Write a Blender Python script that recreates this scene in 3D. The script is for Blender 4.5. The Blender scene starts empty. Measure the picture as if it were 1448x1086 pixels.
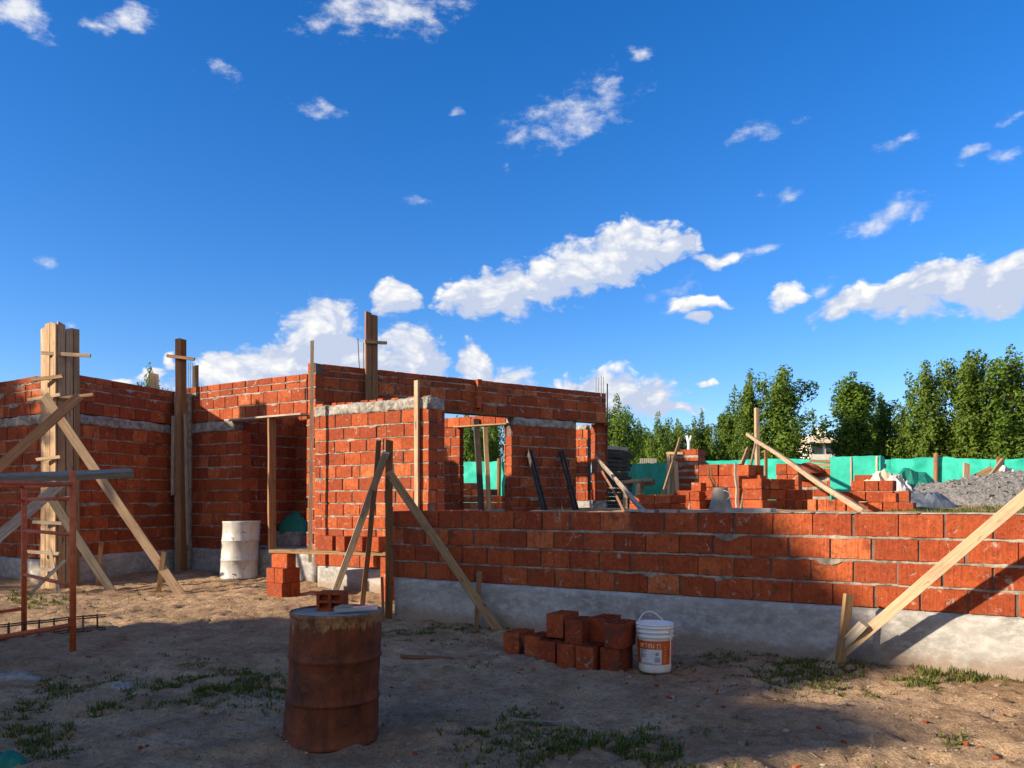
import bpy, math, random
from mathutils import Vector, Matrix, noise
random.seed(7)
SC = bpy.context.scene
COL = SC.collection
F = 1120.0; CX = 724.0; HY = 711.0; CZ = 1.40
V = Vector
def P(px, py, Y): return V(((px-CX)/F*Y, Y, CZ-(py-HY)/F*Y))
def nz(x, y=0.0, z=0.0, s=1.0): return noise.noise(V((x*s, y*s, z*s)))
def sst(a, b, x):
    t = min(1.0, max(0.0, (x-a)/(b-a))); return t*t*(3-2*t)
UD = V((.848, -.530, 0)); ND = V((.530, .848, 0)); UP = V((0, 0, 1))
FW0 = V((-1.426, 9.74, 0))
ORD = ['first','second','third','fourth','fifth','sixth','seventh','eighth','ninth','tenth','eleventh','twelfth']

# ------------------------------------------------------------------ terrain
def ter(x, y):
    rx, ry = x-FW0.x, y-FW0.y
    dn = rx*ND.x+ry*ND.y; du = rx*UD.x+ry*UD.y
    yard = max(sst(.5, 2.6, dn)*sst(-.5, .4, du+.5*max(0, dn-2.2)), sst(17.2, 19.5, y))
    z = 1.27*yard
    z += .15*sst(12.3, 14.0, y)*(1-sst(-2.6, -1.6, x))*(1-yard)
    if yard > .5:
        z += .22*math.exp(-((x-7.2)**2+(y-14.2)**2)/4.0) + .05*nz(x, y, 3, .4)
    d = max(0, 1-max(0, y-14)/10)
    rough = (1-.6*yard)*(d if y < 24 else 0)
    if rough > 0:
        b = .035*nz(x, y, 0, .8)+.028*nz(x, y, 5, 2.3)+.026*nz(x, y, 9, 6)+.019*nz(x, y, 2, 15)+(.008*nz(x, y, 6, 38) if y < 9 else 0)
        r = abs(nz(x*.55+.3*y, y*2.0, 7, 1.3)); b -= .02*max(0, .18-r)/.18
        z += b*rough
        if yard < .05 and y < 12:
            ci, cj = math.floor(x/.42), math.floor(y/.42); rr = random.Random(ci*7919+cj*104729)
            if rr.random() < .55:
                fx, fy = (ci+rr.uniform(.35, .65))*.42, (cj+rr.uniform(.35, .65))*.42; an = rr.uniform(0, 3.1)
                ax_, ay_ = math.cos(an), math.sin(an); p_ = ((x-fx)*ax_+(y-fy)*ay_)/.14; q_ = (-(x-fx)*ay_+(y-fy)*ax_)/.055
                e_ = p_*p_+q_*q_
                if e_ < 2.2: z += (-.022 if e_ < 1 else .010*(1-abs(e_-1.5)/.7))*min(1, abs(1-e_)*2.5)
    elif y > 60: z += .4*nz(x, y, 1, .02)
    return z
def G(px, py):
    Y = F*CZ/(py-HY); p = P(px, py, Y); p.z = ter(p.x, p.y); return p

# ------------------------------------------------------------------ objects
def tag(o, label=None, cat=None, group=None, kind=None):
    for k, v in (('label', label), ('category', cat), ('group', group), ('kind', kind)):
        if v: o[k] = v
    return o
def thing(name, label, cat, loc=(0, 0, 0), group=None):
    o = bpy.data.objects.new(name, None); COL.objects.link(o); o.location = loc
    o.empty_display_size = .1
    return tag(o, label, cat, group)
def root_loc(o):
    while o.parent: o = o.parent
    return V(o.location)
def copy_tree(o, parent=None):
    c = o.copy(); COL.objects.link(c); c.parent = parent
    for ch in list(o.children): copy_tree(ch, c)
    return c

class MB:
    def __init__(s): s.v = []; s.f = []; s.mi = []; s.uv = []; s.t = []
    def face(s, ids, mi=0, uvs=None, t=.5):
        s.f.append(ids); s.mi.append(mi); s.uv.append(uvs or [(0, 0)]*len(ids)); s.t.append(t)
    def box(s, c, hx, hy, hz, mi=0, t=.5, bev=0.0):
        c, hx, hy, hz = V(c), V(hx), V(hy), V(hz)
        A = [hx, hy, hz]; L = [a.length for a in A]
        lo = L.index(max(L)); off = random.random()*37
        if hx.cross(hy).dot(hz) < 0: A[2] = -A[2]
        if bev > 0:
            n = [a.normalized() for a in A]
            base = len(s.v); idx = {}
            for sx in (-1, 1):
                for sy in (-1, 1):
                    for sz in (-1, 1):
                        for k in range(3):
                            S = (sx, sy, sz)
                            p = c.copy()
                            for j in range(3):
                                p += A[j]*S[j] - (n[j]*bev*S[j] if j != k else V((0, 0, 0)))
                            idx[(sx, sy, sz, k)] = len(s.v); s.v.append(p)
            def q(keys, uvk=None):
                ids = [idx[k] for k in keys]
                cen = sum((s.v[i] for i in ids), V((0, 0, 0)))/len(ids)
                nn = (s.v[ids[1]]-s.v[ids[0]]).cross(s.v[ids[2]]-s.v[ids[1]])
                if nn.dot(cen-c) < 0: ids = ids[::-1]
                uv = []
                for i in ids:
                    d = s.v[i]-c; co = [d.dot(n[j]) for j in range(3)]
                    oth = [co[j] for j in range(3) if j != lo]
                    uv.append((co[lo]+off, oth[0]+oth[1]+off))
                s.face(ids, mi, uv, t)
            for k in range(3):
                a, b = [j for j in range(3) if j != k]
                for sg in (-1, 1):
                    def key(x, y, kk):
                        S = [0, 0, 0]; S[k] = sg; S[a] = x; S[b] = y; return (S[0], S[1], S[2], kk)
                    q([key(-1, -1, k), key(1, -1, k), key(1, 1, k), key(-1, 1, k)])
                for sa in (-1, 1):
                    for sb in (-1, 1):
                        def key2(x, kk):
                            S = [0, 0, 0]; S[k] = x; S[a] = sa; S[b] = sb; return (S[0], S[1], S[2], kk)
                        q([key2(-1, a), key2(1, a), key2(1, b), key2(-1, b)])
            for sx in (-1, 1):
                for sy in (-1, 1):
                    for sz in (-1, 1): q([(sx, sy, sz, 0), (sx, sy, sz, 1), (sx, sy, sz, 2)])
            return
        b = len(s.v)
        for sx in (-1, 1):
            for sy in (-1, 1):
                for sz in (-1, 1): s.v.append(c+A[0]*sx+A[1]*sy+A[2]*sz)
        for ids in ((0, 1, 3, 2), (4, 6, 7, 5), (0, 4, 5, 1), (2, 3, 7, 6), (0, 2, 6, 4), (1, 5, 7, 3)):
            uv = []
            for i in ids:
                co = [L[0]*(1 if i & 4 else -1), L[1]*(1 if i & 2 else -1), L[2]*(1 if i & 1 else -1)]
                oth = [co[j] for j in range(3) if j != lo]
                uv.append((co[lo]+off, oth[0]+oth[1]+off))
            s.face([b+i for i in ids], mi, uv, t)
    def plank(s, p0, p1, w, t, n=V((0, -1, 0)), mi=0, warp=.006, seg=7):
        p0, p1 = V(p0), V(p1); ax = (p1-p0); L = ax.length; ax.normalize()
        n = V(n); n = (n-ax*n.dot(ax)).normalized(); wd = ax.cross(n).normalized()
        b = len(s.v); off = random.random()*50
        e0 = random.uniform(-.02, .02)*w*10; e1 = random.uniform(-.02, .02)*w*10
        for i in range(seg+1):
            k = i/seg; c = p0+ax*(L*k)
            c = c + n*(warp*nz(k*3+off, off)) + wd*(warp*nz(k*3+off, off+9))
            for j, (a, d) in enumerate(((-1, -1), (1, -1), (1, 1), (-1, 1))):
                q = c+wd*(a*w/2*(1+.04*nz(k*9+off, j*3)))+n*(d*t/2)
                if i == 0: q += ax*(e0*a)
                if i == seg: q += ax*(e1*a)
                s.v.append(q)
        for i in range(seg):
            for j in range(4):
                a, c2 = b+i*4+j, b+i*4+(j+1) % 4
                u0, u1 = L*i/seg+off, L*(i+1)/seg+off
                v0 = [0, w, w+t, 2*w+t][j]+off; v1 = [w, w+t, 2*w+t, 2*w+2*t][j]+off
                s.face([a, c2, c2+4, a+4], mi, [(u0, v0), (u0, v1), (u1, v1), (u1, v0)])
        s.face([b+3, b+2, b+1, b], mi, [(off, off+.3*w*k) for k in range(4)])
        e = b+seg*4
        s.face([e, e+1, e+2, e+3], mi, [(off, off+.3*w*k) for k in range(4)])
    def tube(s, pts, r, seg=8, mi=0, cap=True):
        pts = [V(p) for p in pts]; b = len(s.v); n = len(pts)
        rs = r if isinstance(r, (list, tuple)) else [r]*n
        d0 = (pts[1]-pts[0]).normalized()
        ref = d0.cross(V((0, 0, 1)) if abs(d0.z) < .9 else V((1, 0, 0))).normalized()
        L = 0
        for i, p in enumerate(pts):
            d = (pts[min(i+1, n-1)]-pts[max(i-1, 0)]).normalized()
            a = (ref-d*ref.dot(d)).normalized(); c = d.cross(a).normalized(); ref = a
            for k in range(seg):
                t = 2*math.pi*k/seg; s.v.append(p+(a*math.cos(t)+c*math.sin(t))*rs[i])
        for i in range(n-1):
            l1 = L+(pts[i+1]-pts[i]).length
            for k in range(seg):
                a, c = b+i*seg+k, b+i*seg+(k+1) % seg
                s.face([a, a+seg, c+seg, c], mi, [(L, k/seg*.2), (l1, k/seg*.2), (l1, (k+1)/seg*.2), (L, (k+1)/seg*.2)])
            L = l1
        if cap:
            s.face([b+k for k in range(seg)], mi); s.face([b+(n-1)*seg+k for k in range(seg)][::-1], mi)
    def lathe(s, prof, c, seg=48, mi=0, tilt=V((0, 0, 0)), dent=None, cap0=False, cap1=False):
        c = V(c); b = len(s.v)
        for r, z in prof:
            for k in range(seg):
                t = 2*math.pi*k/seg; rr = r+(dent(t, z) if dent else 0)
                s.v.append(c+V((rr*math.cos(t), rr*math.sin(t), z))+tilt*z)
        for i in range(len(prof)-1):
            for k in range(seg):
                a, d = b+i*seg+k, b+i*seg+(k+1) % seg
                u0, u1 = k/seg, (k+1)/seg
                s.face([a, d, d+seg, a+seg], mi, [(u0, prof[i][1]), (u1, prof[i][1]), (u1, prof[i+1][1]), (u0, prof[i+1][1])])
        if cap0: s.face([b+k for k in range(seg)][::-1], mi)
        if cap1: s.face([b+(len(prof)-1)*seg+k for k in range(seg)], mi)
    def grid(s, fn, nu, nv, mi=0):
        b = len(s.v)
        for i in range(nu+1):
            for j in range(nv+1): s.v.append(V(fn(i/nu, j/nv)))
        for i in range(nu):
            for j in range(nv):
                a = b+i*(nv+1)+j
                s.face([a, a+nv+1, a+nv+2, a+1], mi, [(i/nu, j/nv), ((i+1)/nu, j/nv), ((i+1)/nu, (j+1)/nv), (i/nu, (j+1)/nv)])
    def build(s, name, mats, parent=None, loc=None, smooth=False):
        base = root_loc(parent) if parent else V(loc or (0, 0, 0))
        me = bpy.data.meshes.new(name)
        me.from_pydata([tuple(v-base) for v in s.v], [], s.f)
        if not isinstance(mats, (list, tuple)): mats = [mats]
        for m in mats: me.materials.append(m)
        me.polygons.foreach_set('material_index', s.mi)
        uvl = me.uv_layers.new(name='UVMap')
        flat = [c for f in s.uv for uv in f for c in uv]
        uvl.data.foreach_set('uv', flat)
        at = me.attributes.new('tint', 'FLOAT', 'FACE'); at.data.foreach_set('value', s.t)
        if smooth: me.polygons.foreach_set('use_smooth', [True]*len(s.f))
        me.update()
        o = bpy.data.objects.new(name, me); COL.objects.link(o)
        if parent: o.parent = parent
        else: o.location = base
        return o

# ------------------------------------------------------------------ materials
def mat(name, fn, rough=.85, spec=.3):
    m = bpy.data.materials.new(name); m.use_nodes = True
    nt = m.node_tree; bs = nt.nodes['Principled BSDF']
    bs.inputs['Roughness'].default_value = rough
    bs.inputs['Specular IOR Level'].default_value = spec
    N = NT(nt); fn(N, bs); return m
class NT:
    def __init__(s, nt): s.nt = nt
    def n(s, typ, **kw):
        o = s.nt.nodes.new(typ)
        for k, v in kw.items():
            if k.startswith('i_'):
                key = k[2:]; key = int(key) if key.isdigit() else key.replace('_', ' ')
                if hasattr(v, 'is_output') or isinstance(v, bpy.types.NodeSocket): s.nt.links.new(v, o.inputs[key])
                else: o.inputs[key].default_value = v
            else: setattr(o, k, v)
        return o
    def link(s, a, b): s.nt.links.new(a, b)
    def obj(s): return s.n('ShaderNodeTexCoord').outputs['Object']
    def geo(s): return s.n('ShaderNodeNewGeometry').outputs['Position']
    def uv(s): return s.n('ShaderNodeUVMap').outputs['UV']
    def mapv(s, v, sc=(1, 1, 1), loc=(0, 0, 0)):
        return s.n('ShaderNodeMapping', i_Vector=v, i_Scale=sc, i_Location=loc).outputs[0]
    def noise(s, v, sc, det=6, rough=.6, dist=0):
        return s.n('ShaderNodeTexNoise', i_Vector=v, i_Scale=sc, i_Detail=det, i_Roughness=rough, i_Distortion=dist).outputs[0]
    def ramp(s, f, a, b, ca=(0, 0, 0, 1), cb=(1, 1, 1, 1)):
        o = s.n('ShaderNodeValToRGB', i_Fac=f); e = o.color_ramp.elements
        e[0].position = a; e[1].position = b; e[0].color = ca; e[1].color = cb
        return o.outputs[0]
    def mix(s, f, a, b, mode='MIX'):
        o = s.n('ShaderNodeMix', data_type='RGBA', blend_type=mode)
        for sock, v in ((o.inputs[0], f), (o.inputs[6], a), (o.inputs[7], b)):
            if isinstance(v, bpy.types.NodeSocket): s.link(v, sock)
            else: sock.default_value = v
        return o.outputs[2]
    def math(s, op, a, b=0.0, c=0.0):
        o = s.n('ShaderNodeMath', operation=op)
        for i, v in enumerate((a, b, c)):
            if isinstance(v, bpy.types.NodeSocket): s.link(v, o.inputs[i])
            else: o.inputs[i].default_value = v
        return o.outputs[0]
    def bump(s, bs, h, st=.4, d=.01):
        b = s.n('ShaderNodeBump', i_Height=h, i_Strength=st, i_Distance=d)
        s.link(b.outputs[0], bs.inputs['Normal'])
def rgb(r, g, b): return (r, g, b, 1)
def simple(name, a, b, sc=4, rough=.8, bump=.2, bd=.004, spec=.3, metal=0):
    def fn(N, bs):
        v = N.obj(); f = N.noise(v, sc, 8, .65)
        N.link(N.mix(N.ramp(f, .35, .65), a, b), bs.inputs['Base Color'])
        N.bump(bs, N.noise(v, sc*6, 6, .6), bump, bd); bs.inputs['Metallic'].default_value = metal
    return mat(name, fn, rough, spec)

def brick_fn(perobj, soot_at=.60):
    def fn(N, bs):
        v = N.obj()
        if perobj:
            r = N.n('ShaderNodeObjectInfo').outputs['Random']
            v = N.n('ShaderNodeVectorMath', operation='ADD', i_0=v, i_1=N.n('ShaderNodeVectorMath', operation='SCALE', i_0=N.n('ShaderNodeCombineXYZ', i_X=r, i_Y=r, i_Z=r).outputs[0], i_Scale=31.0).outputs[0]).outputs[0]
        else: r = N.n('ShaderNodeAttribute', attribute_name='tint').outputs['Fac']
        c = N.mix(r, rgb(.23, .042, .013), rgb(.46, .112, .036))
        c = N.mix(N.math('MULTIPLY', N.ramp(r, .10, .22, rgb(1, 1, 1), rgb(0, 0, 0)), .6), c, rgb(.20, .050, .024))
        c = N.mix(N.math('MULTIPLY', N.ramp(r, .86, .94), .6), c, rgb(.60, .20, .075))
        big = N.noise(v, 2.2, 5, .6); fine = N.noise(v, 38, 6, .7); mid = N.noise(v, 11, 6, .65, .4)
        c = N.mix(N.math('MULTIPLY', N.ramp(big, .40, .68), .7), c, rgb(.20, .032, .013))
        c = N.mix(N.math('MULTIPLY', N.ramp(fine, .44, .66), .28), c, rgb(.56, .125, .042))
        # soot / manganese spots and mortar smears, with their own shape
        soot = N.ramp(N.noise(v, 5.5, 5, .6, .6), soot_at, soot_at+.085)
        c = N.mix(N.math('MULTIPLY', soot, .72), c, rgb(.075, .045, .032))
        sm = N.math('MULTIPLY', N.ramp(N.noise(v, 6.5, 7, .72, 1.2), .60, .65), N.ramp(fine, .3, .5))
        c = N.mix(N.math('MULTIPLY', sm, .75), c, rgb(.42, .37, .31))
        mo = N.noise(v, 16, 7, .75, .8); c = N.mix(N.math('MULTIPLY', N.ramp(mo, .47, .64), .7), c, rgb(.145, .032, .014))
        sp = N.ramp(N.noise(v, 34, 5, .6), .66, .72)
        c = N.mix(N.math('MULTIPLY', sp, .4), c, rgb(.50, .30, .19))
        pit = N.ramp(N.noise(v, 45, 2, .5), .27, .33, rgb(1, 1, 1), rgb(0, 0, 0))
        c = N.mix(N.math('MULTIPLY', pit, .6), c, rgb(.10, .03, .015))
        gro_ = N.noise(N.mapv(v, (40, 40, 3)), 1.0, 3, .5); c = N.mix(N.math('MULTIPLY', N.ramp(gro_, .50, .68), .38), c, rgb(.20, .035, .014))
        N.link(c, bs.inputs['Base Color'])
        gro = N.noise(N.mapv(v, (52, 52, 3.5)), 1.0, 3, .55)
        h = N.math('ADD', N.math('MULTIPLY', mid, .8), N.math('ADD', N.math('MULTIPLY', fine, .35), N.math('MULTIPLY', gro, .75)))
        h = N.math('SUBTRACT', h, N.math('MULTIPLY', pit, .5))
        N.bump(bs, h, .8, .012)
    return fn
M = {}
M['brick_s'] = mat('sooty_brick_loose', brick_fn(True, .47), .9, .2)
M['brick'] = mat('fired_brick_in_wall', brick_fn(False), .9, .2)
M['brick_o'] = mat('fired_brick_loose', brick_fn(True), .9, .2)
M['mortar'] = simple('mortar', rgb(.13, .11, .09), rgb(.38, .345, .29), 7, .95, .7, .012, .15)
M['core'] = simple('dark_joint', rgb(.10, .06, .045), rgb(.17, .13, .11), 9, .95, .4, .01, .1)
M['belt'] = simple('rough_concrete', rgb(.17, .16, .145), rgb(.50, .47, .42), 9, .95, 1.0, .03, .15)
def plaster(N, bs):
    v = N.obj(); a = N.noise(N.mapv(v, (1, 1, 1.8)), 1.5, 8, .66); b = N.noise(N.mapv(v, (1, 1, 1.7)), 8, 9, .74); d = N.noise(v, 40, 5, .6)
    c = N.mix(N.ramp(a, .36, .66), rgb(.215, .210, .200), rgb(.37, .362, .345))
    c = N.mix(N.math('MULTIPLY', N.ramp(b, .45, .62), .6), c, rgb(.51, .50, .475))
    c = N.mix(N.math('MULTIPLY', N.ramp(N.noise(v, 4, 8, .75, .2), .56, .70), .6), c, rgb(.17, .155, .135))
    # damp, soil-splashed foot of the wall
    z = N.n('ShaderNodeSeparateXYZ', i_Vector=N.geo()).outputs[2]
    sp = N.math('SUBTRACT', N.math('MULTIPLY', N.noise(v, 6, 6, .7), .36), z)
    c = N.mix(N.math('MULTIPLY', N.ramp(sp, -.02, .12), .75), c, rgb(.24, .17, .12))
    N.link(c, bs.inputs['Base Color'])
    N.bump(bs, N.math('ADD', N.math('MULTIPLY', b, 1.0), N.math('MULTIPLY', d, .2)), .55, .014)
M['plaster'] = mat('grey_render', plaster, .92, .2)
def wood_fn(a, b, knot, stain=0.0):
    def fn(N, bs):
        v = N.uv(); g = N.noise(N.mapv(v, (1.6, 34, 1)), 1.0, 6, .6, .6)
        g2 = N.noise(N.mapv(v, (5, 150, 1)), 1.0, 3, .6)
        c = N.mix(N.ramp(g, .35, .68), a, b)
        c = N.mix(N.math('MULTIPLY', N.ramp(g2, .48, .70), .5), c, knot)
        k = N.ramp(N.noise(N.mapv(v, (7, 19, 1)), 1.0, 2, .4), .66, .73)
        c = N.mix(N.math('MULTIPLY', k, .8), c, knot)
        st = N.ramp(N.noise(N.obj(), 2.3, 6, .65), .50, .70)
        c = N.mix(N.math('MULTIPLY', st, .55), c, rgb(.16, .12, .09))
        o_ = N.n('ShaderNodeObjectInfo').outputs['Random']
        hv = N.n('ShaderNodeHueSaturation', i_Color=c, i_Value=N.math('MULTIPLY_ADD', o_, .55, .70), i_Saturation=N.math('MULTIPLY_ADD', o_, -.3, 1.15))
        N.link(hv.outputs[0], bs.inputs['Base Color'])
        N.bump(bs, N.math('ADD', g, N.math('MULTIPLY', g2, .5)), .6, .006)
    return fn
M['wood'] = mat('sawn_pine', wood_fn(rgb(.27, .165, .085), rgb(.47, .33, .19), rgb(.12, .065, .035)), .8)
M['wood_pale'] = mat('pale_batten', wood_fn(rgb(.36, .255, .15), rgb(.52, .39, .24), rgb(.20, .115, .06)), .8)
M['wood_brown'] = mat('brown_timber', wood_fn(rgb(.20, .095, .045), rgb(.32, .165, .08), rgb(.09, .045, .025)), .85)
M['wood_grey'] = mat('weathered_board', wood_fn(rgb(.26, .215, .165), rgb(.44, .38, .30), rgb(.11, .085, .06)), .85)
M['wood_dark'] = mat('dark_board', wood_fn(rgb(.035, .03, .026), rgb(.085, .072, .06), rgb(.02, .016, .014)), .9)
def rust(N, bs):
    v = N.obj(); a = N.noise(v, 3.2, 8, .68, .5); b = N.noise(v, 22, 7, .7); d = N.noise(N.mapv(v, (7, 7, 1.4)), 1, 6, .65)
    c = N.mix(N.ramp(a, .35, .68), rgb(.038, .013, .007), rgb(.24, .060, .019))
    c = N.mix(N.math('MULTIPLY', N.ramp(d, .52, .72), .75), c, rgb(.022, .011, .009))
    c = N.mix(N.math('MULTIPLY', N.ramp(b, .55, .72), .4), c, rgb(.30, .10, .035))
    z = N.n('ShaderNodeSeparateXYZ', i_Vector=v).outputs[2]
    lim = N.math('ADD', z, N.math('MULTIPLY', N.noise(N.mapv(v, (13, 13, 2.2)), 1, 6, .7), .34))
    f = N.ramp(lim, .855, .875)
    c = N.mix(N.math('MULTIPLY', f, .85), c, N.mix(N.ramp(N.noise(v, 9, 7, .7), .40, .60), rgb(.09, .040, .022), rgb(.40, .24, .12)))
    N.link(c, bs.inputs['Base Color']); N.bump(bs, N.math('ADD', b, a), .4, .006)
M['rust'] = mat('rusted_drum_steel', rust, .75, .35)
def lid(N, bs):
    v = N.obj(); a = N.noise(v, 5, 8, .65, .5)
    c = N.mix(N.ramp(a, .38, .62), rgb(.24, .22, .20), rgb(.42, .38, .32))
    c = N.mix(N.math('MULTIPLY', N.ramp(N.noise(v, 11, 6, .7), .56, .66), .7), c, rgb(.30, .17, .08))
    N.link(c, bs.inputs['Base Color']); N.bump(bs, a, .3, .005)
M['lid'] = mat('worn_lid', lid, .8, .25)
def wdrum(N, bs):
    v = N.obj(); a = N.noise(v, 3, 7, .65)
    c = N.mix(N.ramp(a, .4, .65), rgb(.38, .38, .37), rgb(.58, .58, .56))
    ch = N.ramp(N.noise(v, 12, 7, .7, .6), .605, .63)
    c = N.mix(ch, c, rgb(.12, .085, .06))
    c = N.mix(N.math('MULTIPLY', N.ramp(N.noise(N.mapv(v, (9, 9, 1.5)), 1, 6, .65), .48, .72), .6), c, rgb(.30, .25, .20))
    N.link(c, bs.inputs['Base Color']); N.bump(bs, a, .25, .008)
M['wdrum'] = mat('chipped_white_paint', wdrum, .45, .5)
M['redpaint'] = simple('red_oxide_tube', rgb(.52, .085, .024), rgb(.70, .17, .05), 14, .6, .3, .003, .4)
M['rebar'] = simple('rusty_rebar', rgb(.05, .028, .02), rgb(.15, .07, .04), 20, .8, .4, .003)
M['rebar_clean'] = simple('grey_rebar', rgb(.16, .16, .16), rgb(.28, .27, .26), 20, .6, .3, .003)
M['blacksteel'] = simple('black_steel', rgb(.022, .02, .02), rgb(.085, .07, .06), 9, .7, .2, .003, .4)
M['galv'] = simple('galvanised_sheet', rgb(.18, .19, .20), rgb(.34, .35, .36), 6, .5, .3, .004, .5, .35)
M['chute'] = simple('dull_grey_metal', rgb(.20, .18, .15), rgb(.34, .31, .27), 5, .65, .3, .005)
M['steel'] = simple('scuffed_steel', rgb(.45, .46, .48), rgb(.66, .67, .68), 12, .32, .2, .002, .5, .6)
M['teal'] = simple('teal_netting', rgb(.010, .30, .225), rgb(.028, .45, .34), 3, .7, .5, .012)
M['teald'] = simple('dark_green_tarp', rgb(.008, .13, .095), rgb(.015, .20, .15), 4, .6, .4, .01)  # green of the tarps; also stands for the fence section in shade
def wplast(N, bs):
    v = N.obj(); c = N.mix(N.ramp(N.noise(v, 9, 5), .35, .65), rgb(.66, .68, .70), rgb(.78, .79, .80))
    st = N.ramp(N.noise(N.mapv(v, (14, 14, 9)), 1, 7, .72), .58, .70); c = N.mix(N.math('MULTIPLY', st, .65), c, rgb(.40, .36, .31))
    N.link(c, bs.inputs['Base Color']); N.bump(bs, st, .2, .002)
M['white'] = mat('white_plastic', wplast, .45, .5)
M['label_o'] = simple('orange_label', rgb(.55, .080, .012), rgb(.66, .12, .02), 9, .5, .05, .001, .4)
M['label_w'] = simple('pale_label', rgb(.50, .58, .64), rgb(.68, .73, .77), 20, .5, .05, .001)
M['label_c'] = simple('cream_lettering', rgb(.72, .66, .50), rgb(.80, .75, .60), 20, .5, .05, .001)
M['ink'] = simple('dark_print', rgb(.06, .08, .10), rgb(.14, .16, .18), 20, .6, .05, .001)
M['inkbrown'] = simple('brown_print', rgb(.18, .05, .02), rgb(.25, .07, .03), 20, .6, .05, .001)
M['scrap'] = simple('dirty_plastic', rgb(.14, .145, .15), rgb(.34, .35, .36), 18, .5, .3, .004)
M['sheet'] = simple('beige_sheet', rgb(.58, .46, .32), rgb(.72, .62, .47), 3, .8, .3, .01)
M['whitesheet'] = simple('white_sheet', rgb(.42, .42, .40), rgb(.60, .59, .56), 5, .7, .2, .005)
M['dtarp'] = simple('grey_tarp', rgb(.07, .085, .105), rgb(.14, .16, .19), 4, .6, .4, .01)
M['gravel'] = simple('gravel_stone', rgb(.13, .125, .115), rgb(.42, .405, .38), 26, .9, 1, .03, .2)
M['bark'] = simple('bark', rgb(.10, .075, .05), rgb(.22, .17, .12), 9, .95, .8, .03, .1)
M['whitewash'] = simple('whitewash', rgb(.60, .58, .54), rgb(.76, .74, .70), 9, .95, .5, .02, .1)
M['stone'] = simple('pebble', rgb(.15, .12, .095), rgb(.38, .33, .27), 3, .9, .3, .004, .2)
M['straw'] = simple('dry_twigs', rgb(.13, .085, .05), rgb(.42, .31, .18), 5, .9, .2, .002, .1)
M['pwall'] = simple('cream_render', rgb(.66, .60, .52), rgb(.78, .72, .63), 2, .9, .2, .01)
M['proof'] = simple('pale_roof', rgb(.66, .52, .36), rgb(.78, .64, .46), 2, .9, .2, .01)
M['wglass'] = simple('dark_glass', rgb(.03, .035, .04), rgb(.06, .07, .08), 2, .15, 0, .001, .6)
def leaf(a, b, tr):
    def fn(N, bs):
        r = N.n('ShaderNodeAttribute', attribute_name='tint').outputs['Fac']
        o = N.n('ShaderNodeObjectInfo').outputs['Random']
        c = N.mix(r, a, b)
        c = N.mix(N.math('MULTIPLY', o, .35), c, rgb(.10, .13, .018))
        N.link(c, bs.inputs['Base Color'])
        t = N.n('ShaderNodeBsdfTranslucent', i_Color=c)
        mx = N.n('ShaderNodeMixShader', i_0=tr)
        N.link(bs.outputs[0], mx.inputs[1]); N.link(t.outputs[0], mx.inputs[2])
        out = [n for n in N.nt.nodes if n.type == 'OUTPUT_MATERIAL'][0]
        N.link(mx.outputs[0], out.inputs[0])
    return fn
M['leaf'] = mat('tree_leaves', leaf(rgb(.034, .088, .009), rgb(.165, .255, .026), .34), .6, .25)
M['grass'] = mat('grass_blades', leaf(rgb(.045, .085, .014), rgb(.26, .24, .075), .3), .7, .2)
def ground(N, bs):
    v = N.geo(); a = N.noise(v, .55, 8, .62, .4); b = N.noise(v, 2.6, 8, .68, .6); d = N.noise(v, 14, 8, .72); e = N.noise(v, 70, 5, .7)
    c = N.mix(N.ramp(a, .36, .64), rgb(.31, .200, .112), rgb(.61, .425, .250))
    c = N.mix(N.math('MULTIPLY', N.ramp(b, .42, .66), .7), c, rgb(.155, .090, .048))
    c = N.mix(N.math('MULTIPLY', N.ramp(d, .45, .70), .55), c, rgb(.70, .50, .31))
    c = N.mix(N.math('MULTIPLY', N.ramp(N.noise(v, 5, 7, .75, 1.0), .60, .70), .55), c, rgb(.085, .056, .036))
    c = N.mix(N.math('MULTIPLY', N.ramp(N.noise(v, 90, 2, .5), .68, .74), .5), c, rgb(.55, .46, .36))
    c = N.mix(N.math('MULTIPLY', N.ramp(N.noise(v, 1.1, 5, .6), .62, .70), .35), c, rgb(.30, .12, .06))
    c = N.mix(N.math('MULTIPLY', N.ramp(e, .50, .66), .6), c, rgb(.11, .068, .040)); c = N.mix(N.math('MULTIPLY', N.ramp(N.noise(v, 28, 8, .75), .50, .61), .55), c, rgb(.14, .088, .052))
    y = N.n('ShaderNodeSeparateXYZ', i_Vector=v).outputs[1]
    far = N.ramp(N.math('MULTIPLY', y, .02), .42, .60)
    c = N.mix(far, c, N.mix(N.ramp(b, .4, .6), rgb(.10, .13, .04), rgb(.20, .19, .09)))
    N.link(c, bs.inputs['Base Color'])
    h = N.math('ADD', N.math('MULTIPLY', b, 1.1), N.math('ADD', N.math('MULTIPLY', d, .55), N.math('MULTIPLY', e, .18)))
    N.bump(bs, h, 1.0, .06)
M['ground'] = mat('dry_soil', ground, .95, .15)

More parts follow.
